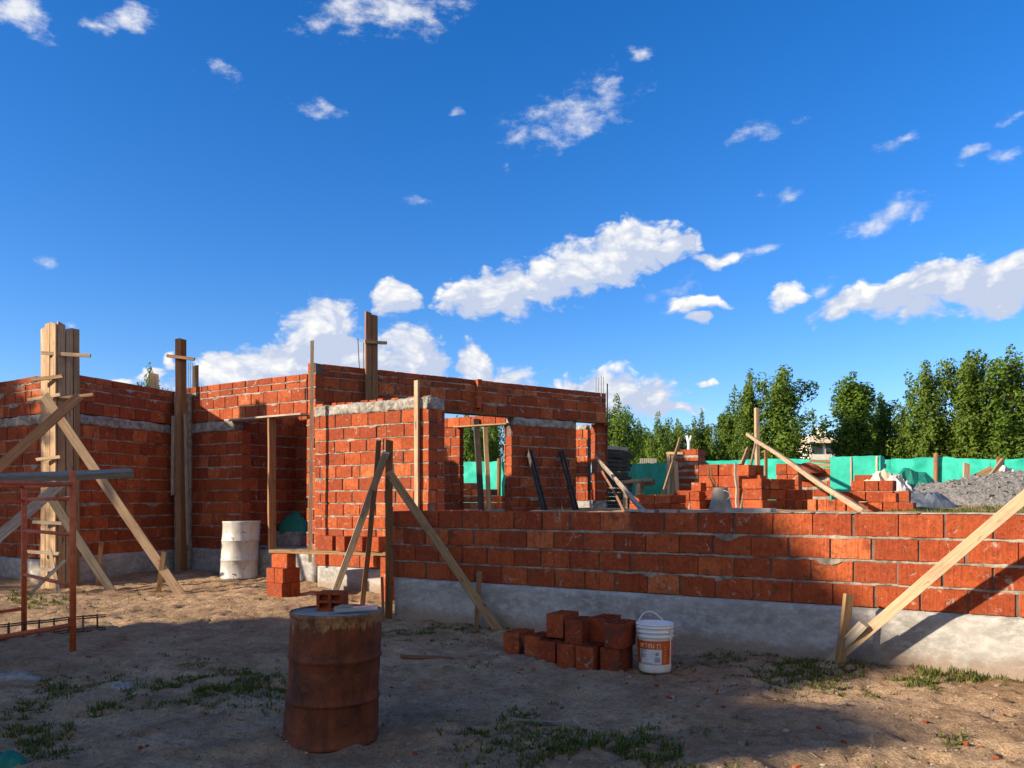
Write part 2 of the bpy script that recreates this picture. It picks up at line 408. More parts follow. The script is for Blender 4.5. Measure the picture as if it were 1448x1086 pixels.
# ------------------------------------------------------------------ camera, light, sky
cam = bpy.data.cameras.new('camera'); camo = bpy.data.objects.new('camera', cam); COL.objects.link(camo)
camo.location = (0, 0, CZ); camo.rotation_euler = (math.pi/2, 0, 0)
cam.lens = 36*F/1448; cam.sensor_width = 36; cam.shift_y = (HY-543)/1448; cam.clip_end = 6000
SC.camera = camo
EL = math.radians(20.0); HX, HYY = .932, .362
sd = V((HX*math.cos(EL), HYY*math.cos(EL), -math.sin(EL)))
sl = bpy.data.lights.new('sun', 'SUN'); sl.energy = 5.0; sl.angle = math.radians(1.2); sl.color = (1.0, .83, .62)
so = bpy.data.objects.new('sun', sl); COL.objects.link(so); so.rotation_euler = sd.to_track_quat('-Z', 'Y').to_euler()
so.location = (-30, -12, 20)
W = bpy.data.worlds.new('World'); SC.world = W; W.use_nodes = True
nt = W.node_tree; nt.nodes.clear(); N = NT(nt)
sky = N.n('ShaderNodeTexSky', sky_type='NISHITA'); sky.sun_disc = False; sky.sun_elevation = EL
sky.sun_rotation = math.atan2(-HX, -HYY); sky.air_density = 1.0; sky.dust_density = .35; sky.ozone_density = 2.5
hs = N.n('ShaderNodeHueSaturation', i_Saturation=1.38, i_Value=1.0, i_Color=sky.outputs[0])
skyc = N.mix(1.0, hs.outputs[0], rgb(.88, .96, 1.27), 'MULTIPLY')
bg = N.n('ShaderNodeBackground', i_Color=skyc, i_Strength=.088)
gv = N.n('ShaderNodeTexCoord').outputs['Generated']
sx = N.n('ShaderNodeSeparateXYZ', i_Vector=gv)
az = N.math('ARCTAN2', sx.outputs[0], sx.outputs[1])
hr = N.math('SQRT', N.math('ADD', N.math('MULTIPLY', sx.outputs[0], sx.outputs[0]), N.math('MULTIPLY', sx.outputs[1], sx.outputs[1])))
tl = N.math('DIVIDE', sx.outputs[2], N.math('MAXIMUM', hr, .01))
cp = N.n('ShaderNodeCombineXYZ', i_X=az, i_Y=tl, i_Z=0.0).outputs[0]
wob = N.n('ShaderNodeTexNoise', noise_dimensions='2D', i_Vector=cp, i_Scale=14.0, i_Detail=2.0)
wv = N.n('ShaderNodeVectorMath', operation='SCALE', i_0=N.n('ShaderNodeVectorMath', operation='SUBTRACT', i_0=wob.outputs['Color'], i_1=(.5, .5, .5)).outputs[0], i_Scale=.045).outputs[0]
cpw = N.n('ShaderNodeVectorMath', operation='ADD', i_0=cp, i_1=wv).outputs[0]
# px, py, half width, half height, tilt (deg, up to the right), strength, fluffy(1)/wispy(0)
CL = [(15,12,62,36,-25,1,0),(182,36,42,20,15,.9,0),(140,37,40,8,0,.7,0),(545,12,105,36,12,1,0),(450,30,40,14,10,.8,0),
 (315,98,32,16,-8,.62,0),(448,151,34,14,0,.8,0),(812,158,84,36,22,1,0),(740,190,34,15,25,.75,0),(858,128,40,16,20,.7,0),(905,79,24,8,0,.6,0),
 (1070,190,58,14,8,.8,0),(1275,197,30,9,10,.65,0),(1372,223,40,10,8,.9,0),(1425,218,22,7,5,.6,0),(1118,272,34,11,8,.75,0),(1070,275,14,6,0,.5,0),
 (1245,310,62,17,18,.95,0),(1300,302,20,8,20,.5,0),(600,287,20,12,0,.7,0),(646,160,6,9,0,.6,0),(60,367,18,8,0,.7,0),(714,235,8,5,0,.6,0),(1440,165,24,8,10,.55,0),
 (690,415,92,40,14,1.2,1),(800,385,85,42,16,1.25,1),(890,357,95,46,16,1.25,1),(955,352,50,24,0,1.1,1),(560,424,44,30,0,1.15,1),(1010,368,40,10,8,.8,1),
 (1080,355,30,7,5,.55,0),(985,433,55,15,3,1,1),(992,456,26,9,0,.9,1),(970,410,34,9,10,.6,0),(1108,422,40,20,8,1.05,1),(1150,410,26,10,15,.7,0),
 (1230,425,95,26,12,1.1,1),(1320,404,120,38,14,1.25,1),(1420,398,95,44,8,1.25,1),(1310,447,60,18,5,.65,1),
 (460,478,72,58,25,1.3,1),(390,520,90,42,25,1.25,1),(330,535,70,34,15,1.2,1),(490,515,100,55,0,1.3,1),(580,515,62,52,0,1.05,1),(672,518,36,34,-20,1.2,1),(705,540,60,24,0,1.0,1),
 (95,458,9,7,0,.7,0),(215,530,34,16,10,1,1),(165,535,16,12,0,.9,1),(242,507,12,18,0,.9,1),(870,555,70,38,0,1.0,1),(915,560,60,30,0,1.0,1),(800,545,34,16,0,.9,1),(1000,537,24,9,0,.8,1),(950,580,90,14,0,.75,1),(560,560,500,26,0,.62,1)]
FILL_CLOUDS = [(2.55, .55, .50, .42, 1.5), (-2.60, .62, .55, .45, 1.5), (1.65, .85, .35, .30, 1.2)]   # unseen clouds added behind and beside the viewer for neutral fill light
def cloudmap(vec, only=None):
    cur = [None, None]
    for q in CL+FILL_CLOUDS:
        if only is not None and (len(q) != 7 or q[6] != only): continue
        if len(q) == 7:
            (px, py, a, b, th, st, fl) = q
            u = (px-CX)/F; A = math.atan(u); c = math.cos(A); T = (HY-py)/F*c
        else: A, T, a, b, st = q; a *= F; b *= F; c = 1; th = 0; fl = 1
        mp = N.n('ShaderNodeMapping', vector_type='TEXTURE', i_Vector=vec, i_Location=(A, T, 0), i_Rotation=(0, 0, math.radians(th)), i_Scale=(a/F*c*c*(1.08 if fl else 1.1), b/F*c*(1.22 if fl else 1.25), 1))
        ln = N.n('ShaderNodeVectorMath', operation='LENGTH', i_0=mp.outputs[0]).outputs['Value']
        e = N.math('MULTIPLY_ADD', ln, -st*.75, st*.75)
        cur[fl] = e if cur[fl] is None else N.math('SMOOTH_MAX' if fl else 'MAXIMUM', cur[fl], e, .12)
    return cur
w_, f_ = cloudmap(cpw)
f2_ = cloudmap(N.n('ShaderNodeVectorMath', operation='ADD', i_0=cpw, i_1=(-.012, .022, 0)).outputs[0], 1)[1]
def cnoise(vec, sc, det, rough): return N.n('ShaderNodeTexNoise', noise_dimensions='2D', i_Vector=vec, i_Scale=sc, i_Detail=det, i_Roughness=rough).outputs[0]
cps = N.mapv(cp, (1, 1.55, 1))
n1 = cnoise(cps, 20, 7, .57); n2 = cnoise(cps, 26, 7, .64)
voro = N.n('ShaderNodeTexVoronoi', feature='SMOOTH_F1', voronoi_dimensions='2D', i_Vector=N.n('ShaderNodeVectorMath', operation='ADD', i_0=cps, i_1=wv).outputs[0], i_Scale=46.0, i_Smoothness=.6, i_Detail=2.0, i_Roughness=.6).outputs['Distance']
puff = N.math('SUBTRACT', .62, voro)
dfl = N.math('ADD', N.math('MULTIPLY', f_, 2.3), N.math('ADD', N.math('MULTIPLY', N.math('SUBTRACT', n1, .55), 1.25), N.math('MULTIPLY', N.math('SUBTRACT', puff, .25), .50)))
den_f = N.n('ShaderNodeMapRange', interpolation_type='SMOOTHSTEP', i_0=dfl, i_1=-.02, i_2=.62).outputs[0]
dwi = N.math('ADD', w_, N.math('MULTIPLY', N.math('SUBTRACT', n2, .53), 1.9))
den_w = N.n('ShaderNodeMapRange', interpolation_type='SMOOTHSTEP', i_0=dwi, i_1=-.05, i_2=.95).outputs[0]
den = N.math('MAXIMUM', den_f, N.math('MULTIPLY', den_w, .85))
off = N.n('ShaderNodeVectorMath', operation='ADD', i_0=cps, i_1=(-.012, .022, 0)).outputs[0]
n1b = cnoise(off, 17, 3, .5); n1c = cnoise(cps, 17, 3, .5)
lit = N.math('ADD', N.math('MULTIPLY', N.math('SUBTRACT', n1c, n1b), 2.2), N.math('ADD', N.math('MULTIPLY', puff, .95), .22))
lit = N.math('ADD', lit, N.math('MULTIPLY', N.math('SUBTRACT', f_, f2_), 1.35))
ccol = N.mix(N.n('ShaderNodeMapRange', i_0=lit, i_1=.20, i_2=1.30).outputs[0], rgb(.56, .64, .82), rgb(1.0, .99, .97))
bgc = N.n('ShaderNodeBackground', i_Color=ccol, i_Strength=.53)
mx = N.n('ShaderNodeMixShader', i_0=den); N.link(bg.outputs[0], mx.inputs[1]); N.link(bgc.outputs[0], mx.inputs[2])
wo = N.n('ShaderNodeOutputWorld'); N.link(mx.outputs[0], wo.inputs[0])
SC.view_settings.view_transform = 'Standard'; SC.view_settings.look = 'None'; SC.view_settings.gamma = 1.0
SC.view_settings.exposure = 0.95
W.cycles.sampling_method = 'NONE'
SC.cycles.max_bounces = 5; SC.cycles.diffuse_bounces = 3; SC.cycles.glossy_bounces = 2; SC.cycles.transmission_bounces = 2

# ------------------------------------------------------------------ ground
def axis(lo, hi, fine, outs):
    a = []; x = lo
    while x < hi: a.append(x); x += fine(x)
    a.append(hi); d = .3; x = hi
    while x < outs[1]: x += d; a.append(x); d *= 1.35
    d = .3; x = lo
    while x > outs[0]: x -= d; a.insert(0, x); d *= 1.35
    return a
xs = axis(-7.2, 5.8, lambda x: .045, (-2500, 2500)); ys = axis(3.0, 14.0, lambda y: .022+.0055*(y-3), (-60, 4000))
g = MB()
for x in xs:
    for y in ys: g.v.append(V((x, y, ter(x, y))))
ny = len(ys)
for i in range(len(xs)-1):
    for j in range(ny-1): g.face([i*ny+j, (i+1)*ny+j, (i+1)*ny+j+1, i*ny+j+1])
tag(g.build('ground', M['ground'], smooth=True), kind='structure')
#PART2
# ------------------------------------------------------------------ brick walls
def s_at(O, d, px):
    r = (px-CX)/F; return (r*O.y-O.x)/(d.x-r*d.y)
def zl(z0, z1, n): return [z0+(z1-z0)*i/n for i in range(n+1)]
def lay(mb, O, d, n, s0, s1, zs, bl=.345, t=.2, jn=.021, seed=0, ribbon=True, vgap=.017, clip=None):
    R = random.Random(seed*131+int(abs(O.x)*100)); off = R.uniform(0, bl)
    mb.box(O+d*((s0+s1)/2)-n*(t/2)+UP*((zs[0]+zs[-1])/2), d*((s1-s0)/2-.012), n*(t/2-.014), UP*((zs[-1]-zs[0])/2-.008), 2)
    for k in range(len(zs)-1):
        za, zb = zs[k]+jn/2, zs[k+1]-jn/2
        if k == 0: za = zs[0]+.004
        if k == len(zs)-2: zb = zs[-1]
        s = s0-off-(k % 2)*bl*.5-R.uniform(-.03, .03)
        while s < s1-.01:
            w = bl*(R.uniform(.5, .62) if R.random() < .07 else R.uniform(.985, 1.015))
            a, b = max(s, s0), min(s+w-vgap*R.uniform(.3, 1.7), s1)
            if b-a > .03:
                ang = R.gauss(0, .006); dd = (d*math.cos(ang)+n*math.sin(ang)); tilt = R.gauss(0, .006)
                ex = R.gauss(0, .0035)
                mb.box(O+d*((a+b)/2)-n*(t/2-ex)+UP*((za+zb)/2+R.gauss(0, .0015)), dd*((b-a)/2), n*(t/2), (UP+d*tilt)*((zb-za)/2), 0, R.random(), .005)
            s += w
        if ribbon and k > 0:
            z = zs[k]; m = max(2, int((s1-s0)/.018)); b0 = len(mb.v); q = R.uniform(0, 99)
            for i in range(m+1):
                ss = s0+(s1-s0)*i/m
                p = -.003+.017*nz(ss*1.7+q, z*5, q)+.009*nz(ss*7, z*3, q)+.006*nz(ss*31, z*3, q)
                up = jn*.55+.012*nz(ss*6, q, z)+.007*nz(ss*27, q, z)
                dn = jn*.55+.014*nz(ss*5, q+5, z)+.008*nz(ss*29, q, z+9)
                dr = nz(ss*2.9, q+31, z*7)
                if dr > .30: dn += (dr-.30)*.17; p += .004
                up = max(up, .004); dn = max(dn, .004)
                for (o, zz) in ((-.02, up), (p-.002, up*.85), (p, 0), (p-.002, -dn*.85), (-.02, -dn)):
                    mb.v.append(O+d*ss+n*o+UP*(z+zz))
            for i in range(m):
                for j in range(4):
                    a = b0+i*5+j; mb.face([a, a+1, a+6, a+5], 1)
BM = [M['brick'], M['mortar'], M['core']]
def sheet(mb, O, d, n, s0, s1, z0, z1, out=.012, amp=.012, edge=.03, t=.2, sc=3, res=.03, fine=1.0, ends=True, mi=0):
    """a lumpy rendered / cast surface with ragged top and bottom edges, thick enough to be solid"""
    mb.box(O+d*((s0+s1)/2)-n*(t/2+.004)+UP*((z0+z1)/2), d*((s1-s0)/2-.003), n*(t/2), UP*((z1-z0)/2-edge*.7), mi)
    nu = max(3, int((s1-s0)/res)); nv = max(4, int((z1-z0)/res))
    q = O.x*3+z0*7
    def fn(u, v):
        s = s0+(s1-s0)*u
        lo = z0+edge*.6*nz(s*5, q, 1); hi = z1+edge*(nz(s*4, q, 3)+.5*nz(s*17, q, 4))
        z = lo+(hi-lo)*v
        o = out+amp*(nz(s*sc, z*sc, q)+fine*.5*nz(s*sc*4, z*sc*4, q)+fine*.3*nz(s*sc*11, z*sc*11, q))
        if v >= .999 or v <= .001: o = -.05
        if ends and (u <= .001 or u >= .999): o = -.05 if t > .1 else -.01
        return O+d*s+n*o+UP*z
    mb.grid(fn, nu, nv, mi)

house = thing('unfinished_house', 'roofless house of orange hollow brick with grey concrete belts and a doorway', 'house', (-3, 13, 0))
def wall(*pieces, **kw):
    mb = MB()
    for i, (O, d, n, s0, s1, zs) in enumerate(pieces): lay(mb, O, d, n, s0, s1, zs, seed=i+1+kw.get('seed', 0), **{k: v for k, v in kw.items() if k != 'seed'})
    o = mb.build('brick_wall', BM, house)
    if 'lab' in kw: o['label'] = kw['lab']
    return o
def sub(name, m, parent, fn, **kw):
    mb = MB(); fn(mb); return mb.build(name, m, parent, **kw)
nF = -ND
# A : the sunlit front wall
A0 = V((-3.228, 12.96, 0)); A1s = s_at(A0, UD, 606); AE = A0+UD*A1s
wA = wall((A0, UD, nF, 0, A1s, zl(.38, 2.80, 12)), (AE-UD*.0+UD*0-ND*0, ND, UD, .205, .40, zl(.38, 2.80, 12)), seed=3)
wA['label'] = 'bright sunlit front wall of the house'
def fA(mb):
    sheet(mb, A0, UD, nF, -.005, A1s+.012, 2.79, 2.985, .012, .035, .035, .2, 7, .02, 1.3)
    sheet(mb, AE+UD*.001, ND, UD, .0, .40, 2.78, 2.985, .010, .02, .03, .2, 5, .025)
sub('concrete_belt', M['belt'], wA, fA, smooth=True)
def fA2(mb):
    R = random.Random(5); s = .0; mb.box(A0+UD*(A1s/2-.03)+ND*.08+UP*2.955, UD*(A1s/2-.06), ND*.055, UP*.02, 1)
    while s < A1s-.1:
        w = R.uniform(.12, .2)
        if R.random() < .8: mb.box(A0+UD*(s+w/2)+ND*(.08)+UP*(2.965+R.uniform(0, .012)), UD*(w/2-.012), ND*.06, UP*.035, 0, R.random(), .006)
        s += w
sub('brick_course', BM, wA, fA2)
sub('plaster_base', M['plaster'], wA, lambda mb: sheet(mb, A0, UD, nF, .06, A1s+.01, -.25, .385, .014, .010, .022, .2, 1.6, .04), smooth=True)
# C : the wall with the doorway
C0 = V((-6.31, 15.1, 0)); sC = lambda px: s_at(C0, UD, px)
cz = [2.90, 3.12, 3.34, 3.46, 3.575]
wC = wall((C0, UD, nF, 0, sC(342), zl(.55, 2.70, 10)), (C0, UD, nF, .0, sC(433.5), cz), (C0, UD, nF, sC(433.5), sC(447), zl(.5, 2.9, 12)), (C0, UD, nF, sC(435), sC(446), [2.9, 3.12, 3.34, 3.56, 3.74]), seed=8)
wC['label'] = 'wall with the doorway, half of its beam in sun'
def fC(mb):
    sheet(mb, C0, UD, nF, 0, sC(331), 2.69, 2.91, .012, .028, .03, .2, 6, .025, 1.2)
sub('concrete_belt', M['belt'], wC, fC, smooth=True)
sub('plaster_base', M['plaster'], wC, lambda mb: sheet(mb, C0, UD, nF, 0, sC(446), -.2, .575, .013, .010, .022, .2, 1.6, .045), smooth=True)
def fCl(mb):
    mb.plank(C0+UD*sC(328)+nF*.02+UP*2.885, C0+UD*sC(434)+nF*.02+UP*2.885, .24, .028, UP)
sub('lintel_board', M['wood_grey'], wC, fCl)
# D : the shaded wall running back, and its sunny continuation on the far left
D0 = V((-7.11, 13.0, 0)); DD = (V((-6.31, 15.1, 0))-D0); DL = DD.length; DD.normalize(); DN = V((DD.y, -DD.x, 0))
dz2 = [2.87, 3.08, 3.28, 3.39, 3.50]
wD = wall((D0, DD, DN, 0, DL, zl(.52, 2.69, 10)), (D0, DD, DN, 0, DL, dz2), seed=14)
wD['label'] = 'shaded wall running back to the inner corner'
sub('concrete_belt', M['belt'], wD, lambda mb: sheet(mb, D0, DD, DN, 0, DL, 2.68, 2.875, .010, .026, .03, .2, 6, .025, 1.2), smooth=True)
sub('plaster_base', M['plaster'], wD, lambda mb: sheet(mb, D0, DD, DN, 0, DL, -.2, .55, .013, .010, .022, .2, 1.6, .045), smooth=True)
K = V((-7.30, 12.70, 0))
L0 = K-UD*4.44+ND*.06
wL = wall((L0, UD, nF, 0, 4.0, zl(.48, 2.69, 10)), (L0, UD, nF, 0, 4.0, dz2), seed=21)
wL['label'] = 'outer wall at the far left behind the boarded column'
sub('concrete_belt', M['belt'], wL, lambda mb: sheet(mb, L0, UD, nF, 0, 4.0, 2.68, 2.875, .010, .034, .035, .2, 7, .025, 1.3), smooth=True)
sub('plaster_base', M['plaster'], wL, lambda mb: sheet(mb, L0, UD, nF, 0, 4.0, -.2, .47, .013, .016, .022, .2, 2.2, .045), smooth=True)
# B : the tall shaded wall going away to the right, with two openings
B0 = V((-3.313, 13.3, 0)); B1 = V((1.90, 16.9, 0)); BD = (B1-B0).normalized(); BN = V((BD.y, -BD.x, 0)); sB = lambda px: s_at(B0, BD, px)
Bp = lambda px, o=0.0, z=0.0: B0+BD*sB(px)+BN*o+UP*z
wB = wall((B0, BD, BN, 0, sB(628.5), zl(.9, 3.10, 11)), (B0, BD, BN, 0.02, sB(857), [3.10, 3.32, 3.53, 3.64, 3.745]),
          (B0, BD, BN, sB(723), sB(815), zl(.9, 2.93, 10)), (B0, BD, BN, sB(844), sB(858), zl(1.45, 3.08, 8)), seed=30)
wB['label'] = 'tall shaded wall with two openings'
sub('concrete_belt', M['belt'], wB, lambda mb: sheet(mb, B0, BD, BN, sB(723.5), sB(815), 2.91, 3.105, .008, .028, .03, .19, 6, .03, 1.2), smooth=True)
sub('plaster_base', M['belt'], wB, lambda mb: sheet(mb, B0, BD, BN, sB(841), sB(859), .9, 1.46, .012, .01, .02, .2, 2, .04), smooth=True)
sub('lintel_board', M['wood_brown'], wB, lambda mb: mb.plank(Bp(626, .03, 3.09), Bp(724, .03, 3.09), .26, .03, UP))
sub('lintel_board', M['wood_brown'], wB, lambda mb: mb.plank(Bp(810, .03, 3.10), Bp(857, .03, 3.10), .26, .03, UP))
def fBs(mb):
    mb.box(Bp(674.7, .04, 3.47), BD*.042, BN*.048, UP*.27, 1)
    for i, (z0, z1) in enumerate(((3.20, 3.40), (3.415, 3.52), (3.535, 3.63), (3.645, 3.75))):
        mb.box(Bp(674.5+.5*(i % 2), .045, (z0+z1)/2), BD*.05, BN*.055, UP*((z1-z0)/2), 0, .8-.1*i, .006)
sub('brick_course', BM, wB, fBs)
# E, Fw : inner walls seen through the openings; Gw, Hw : the room behind the doorway
EE = Bp(724.5, -.24); E0 = EE-UD*2.3; sE = lambda px: s_at(E0, UD, px)
wE = wall((E0, UD, nF, sE(600), sE(650), zl(1.2, 2.96, 9)), (E0, UD, nF, sE(713), 2.3, zl(1.2, 2.96, 9)), (E0, UD, nF, sE(600), 2.3, [2.97, 3.17]), seed=41, t=.15, bl=.3)
wE['label'] = 'inner wall seen through the left opening'
sub('lintel_board', M['wood_pale'], wE, lambda mb: mb.plank(E0+UD*sE(646)+nF*.025+UP*2.965, E0+UD*sE(722)+nF*.025+UP*2.965, .2, .025, UP))
FE = Bp(847, -.25); F0 = FE-UD*.75; sF = lambda px: s_at(F0, UD, px)
wF = wall((F0, UD, nF, 0, .66, zl(1.45, 2.98, 8)), seed=47, bl=.2, jn=.022); wF['label'] = 'narrow inner pier seen through the right opening'
sub('concrete_belt', M['belt'], wF, lambda mb: sheet(mb, F0, UD, nF, 0, .64, 2.97, 3.10, .006, .02, .03, .15, 8, .02, 1.2), smooth=True)
sub('plaster_base', M['plaster'], wF, lambda mb: sheet(mb, F0, UD, nF, 0, .75, .9, 1.46, .01, .01, .02, .15, 2, .04), smooth=True)
G0 = V((-6.25, 16.75, 0)); H0 = C0+UD*(sC(342)-.2)+ND*.21
wG = wall((G0, UD, nF, 0, 2.75, zl(.6, 3.3, 13)), seed=51); wG['label'] = 'dark back wall of the room behind the doorway'
wH = wall((H0, ND, UD, 0, 1.7, zl(.6, 3.1, 12)), seed=55); wH['label'] = 'dark side wall of the room behind the doorway'
def slab(mb):
    c = C0+UD*(sC(390)+.1)+ND*1.32+UP*.30; mb.box(c, UD*1.05, ND*1.1, UP*.30)
sub('floor_slab', M['belt'], house, slab)
# low wall in front
lw = thing('low_brick_wall', 'long low wall of four orange brick courses on a grey rendered base', 'wall', FW0)
mb = MB(); lay(mb, FW0, UD, nF, -.08, 9.4, zl(.485, 1.30, 4), bl=.352, t=.2, seed=70, jn=.021); lay(mb, FW0-UD*.08, ND, -UD, .205, 1.75, zl(.485, 1.30, 4), t=.2, seed=71)
mb.build('brickwork', BM, lw)
mb = MB(); sheet(mb, FW0, UD, nF, -.03, 9.4, -.25, .495, .016, .010, .020, .2, 1.5, .035, 1.0)
mb.build('plaster_base', M['plaster'], lw, smooth=True)
mb = MB()
for (a, b) in ((470, 600), (880, 905), (985, 1010), (1082, 1120), (1122, 1150), (1152, 1215), (1216, 1300), (1302, 1470)):
    if a < 880: continue
    sheet(mb, FW0+ND*.02, UD, nF, s_at(FW0, UD, a), s_at(FW0, UD, b), 1.299, 1.318, .004, .004, .006, .14, 6, .02, 1)
mb.build('mortar_cap', M['mortar'], lw, smooth=True)
#PART3
# ------------------------------------------------------------------ timber, props and stakes
def stick(name, p0, p1, w, t, m, label, cat, n=V((.25, -.97, 0)), group=None, **kw):
    mb = MB(); mb.plank(p0, p1, w, t, n, **kw)
    return tag(mb.build(name, M[m], loc=p0), label, cat, group)
def sink(p, d=.12): return p-UP*d
GB = 'timber braces holding up formwork and walls'; GS = 'wooden stakes driven in beside the braces'; GP = 'upright battens and posts at the walls'
# boarded column at the far left
cf = thing('column_formwork', 'tall square column mould of pine boards at the left corner', 'formwork', K-UP*0)
cz0, cz1 = ter(K.x, K.y)-.02, 4.26
def board(a0, a1, ax, nn, dz, m='wood'):
    mb = MB(); c = K+ax*((a0+a1)/2)+nn*.014
    mb.plank(c+UP*cz0, c+UP*(cz1+dz), abs(a1-a0)-.014, .028, nn, seg=12, warp=.009)
    mb.build('board', M[m], cf)
for (a, b, dz) in ((-.44, -.30, -.02), (-.30, -.15, .04), (-.15, .02, .03)): board(a, b, UD, nF, dz)
for (a, b, dz) in ((0, .13, .03), (.13, .25, -.03), (.25, .36, -.02)): board(a, b, ND, UD, dz)
mb = MB(); mb.box(K-UD*.22+ND*.175+UP*((cz0+cz1)/2-.05), UD*.20, ND*.17, UP*((cz1-cz0)/2-.06)); mb.build('concrete_core', M['belt'], cf)
def cleat(p0, p1, w=.06, t=.035, m='wood'):
    mb = MB(); mb.plank(p0, p1, w, t, nF, warp=.002); mb.build('cleat', M[m], cf)
kY = 12.62
for (x0, y0, x1, y1, w) in ((59, 499, 128, 503, .055), (45, 537, 89, 532, .055), (40, 566, 86, 558, .05), (84, 564, 132, 558, .05), (52, 650, 86, 646, .05), (60, 707, 104, 703, .04), (47, 738, 88, 740, .05), (40, 780, 84, 783, .05), (44, 804, 76, 806, .05)):
    cleat(P(x0, y0, kY+.08), P(x1, y1, kY-.02 if x1 < 100 else kY+.12), w, .04, 'wood' if y0 < 700 else 'wood_grey')
def brace(a, b, w, m, label, t=.045, **kw): return stick('timber_brace', a, b, w, t, m, label, 'brace', group=GB, **kw)
brace(sink(G(262, 838)), P(63, 560, 12.44), .135, 'wood', 'long tan timber brace running from the boarded column down to the right')
brace(P(-45, 700, 11.6), P(112, 560, 12.42), .14, 'wood_brown', 'brown timber brace leaving the boarded column down to the left above the trestle plank')
brace(sink(V((-8.3, 10.9, 0))), P(100, 672, 12.45), .15, 'wood_grey', 'grey timber brace crossing behind the red trestle down to the left')
brace(sink(G(164, 836)), P(70, 700, 12.40), .13, 'wood_grey', 'weathered grey brace from the foot of the boarded column beside the red trestle')
brace(sink(V((-7.45, 12.0, 0))), P(92, 792, 12.35), .05, 'wood_grey', 'short thin stick at the boarded column foot, leaning right', t=.03)
brace(sink(V((-6.95, 12.2, 0))), P(70, 776, 12.42), .05, 'wood_pale', 'short pale stick at the boarded column foot, leaning left', t=.03)
def stake(a, b, w, m, label): return stick('wooden_stake', sink(a, .15), b, w, .04, m, label, 'stake', group=GS)
stake(G(137, 832), P(144, 766, 12.6), .06, 'wood_brown', 'short brown stake beside the weathered grey brace')
stake(G(222, 837), P(232, 780, 12.3), .07, 'wood', 'tan stake at the foot of the long tan brace')
# inner corner post, its cross piece and the bars beside it
pf = thing('corner_formwork', 'dark two-board corner post with a wooden cross piece and grey foot', 'formwork', (-6.15, 14.9, 0))
for (px, top, bot, m) in ((251.5, 479, 816, 'wood_brown'), (259.5, 480, 816, 'wood_brown')):
    mb = MB(); mb.plank(P(px+1, bot, 14.72), P(px, top, 14.72), .10, .05, V((.4, -.9, 0)), seg=10); mb.build('board', M[m], pf)
mb = MB(); mb.plank(P(236, 503, 14.66), P(275, 508, 14.66), .055, .05); mb.build('cross_piece', M['wood_brown'], pf)
mb = MB(); sheet(mb, P(250, 816, 14.80)*1, V((1, 0, 0)), V((0, -1, 0)), -.05, .25, 0, 3.45, .01, .02, .02, .1, 4, .04); mb.build('concrete_fill', M['belt'], pf)
for (x0, y0, x1, y1) in ((245, 588, 244, 700), (262, 585, 266, 770)):
    mb = MB(); mb.plank(P(x1, y1, 14.60), P(x0, y0, 14.60), .055, .03); mb.build('batten', M['wood_grey'], pf)
def rods(lst, label, group, name='steel_rod', m='rebar_clean', r=.006):
    for i, (x0, y0, Y0, x1, y1, Y1) in enumerate(lst):
        mb = MB(); a, b = P(x0, y0, Y0), P(x1, y1, Y1)
        mb.tube([a+(b-a)*k/4+V((.004*nz(k, i), 0, 0)) for k in range(5)], r, 6)
        tag(mb.build(name, M[m], loc=a), label[i] if isinstance(label, list) else label, 'steel rod', group)
rods([(266, 560, 15.2, 266.5, 512, 15.2), (269, 560, 15.3, 269, 512, 15.3), (272, 560, 15.35, 272, 513, 15.35)], 'one of three thin grey rods standing behind the crossed corner post', 'thin rods by the corner post')
stick('timber_post', P(277, 570, 15.4), P(277, 517, 15.4), .10, .05, 'wood', 'short pale timber stub sticking up right of the crossed corner post', 'post', group=GP)
stick('timber_post', P(218, 570, 15.7), P(218, 528, 15.7), .16, .05, 'wood', 'short wide board end showing over the shaded left wall', 'post', group=GP)
# boards on the tall wall
bf = thing('wall_formwork', 'tall pair of boards with a cross piece rising above the tall shaded wall', 'formwork', Bp(524, .05))
for (px, dz, m) in ((519, 0, 'wood_brown'), (528, -.04, 'wood_brown')):
    mb = MB(); p = Bp(px, .05); mb.plank(p+UP*2.7, p+UP*(4.72+dz), .105, .05, BN, seg=10); mb.build('board', M[m], bf)
mb = MB(); mb.plank(Bp(512, .1, 0)+UP*(CZ-(483-HY)/F*13.7), Bp(543, .1, 0)+UP*(CZ-(486-HY)/F*14.0), .05, .05, BN); mb.build('cross_piece', M['wood'], bf)
rods([(509, 540, 14.1, 506, 478, 14.1)], 'long thin dark rod standing left of the tall boards', 'thin rods above the tall wall', m='rebar', r=.008)
rods([(514.5, 540, 14.1, 514, 484, 14.1)], 'shorter thin dark rod close beside the tall boards', 'thin rods above the tall wall', m='rebar', r=.007)
rods([(x, 575, Y, x+.3, 533+dy, Y) for (x, Y, dy) in ((842.5, 16.85, 0), (846, 16.95, 1), (850, 16.85, -1), (853, 16.95, 0))], 'one of four grey rods standing at the far right end of the tall wall', 'rods at the end of the tall wall', r=.009)
mb = MB(); mb.tube([Bp(858.5, .02, 1.4), Bp(857, .03, 2.4), Bp(857.5, .03, 3.7), Bp(857.5, .03, 3.95)], .014, 8)
tag(mb.build('metal_conduit', M['rebar'], loc=Bp(857, .02, 1.3)), 'thin pipe running up the right edge of the tall wall', 'pipe')
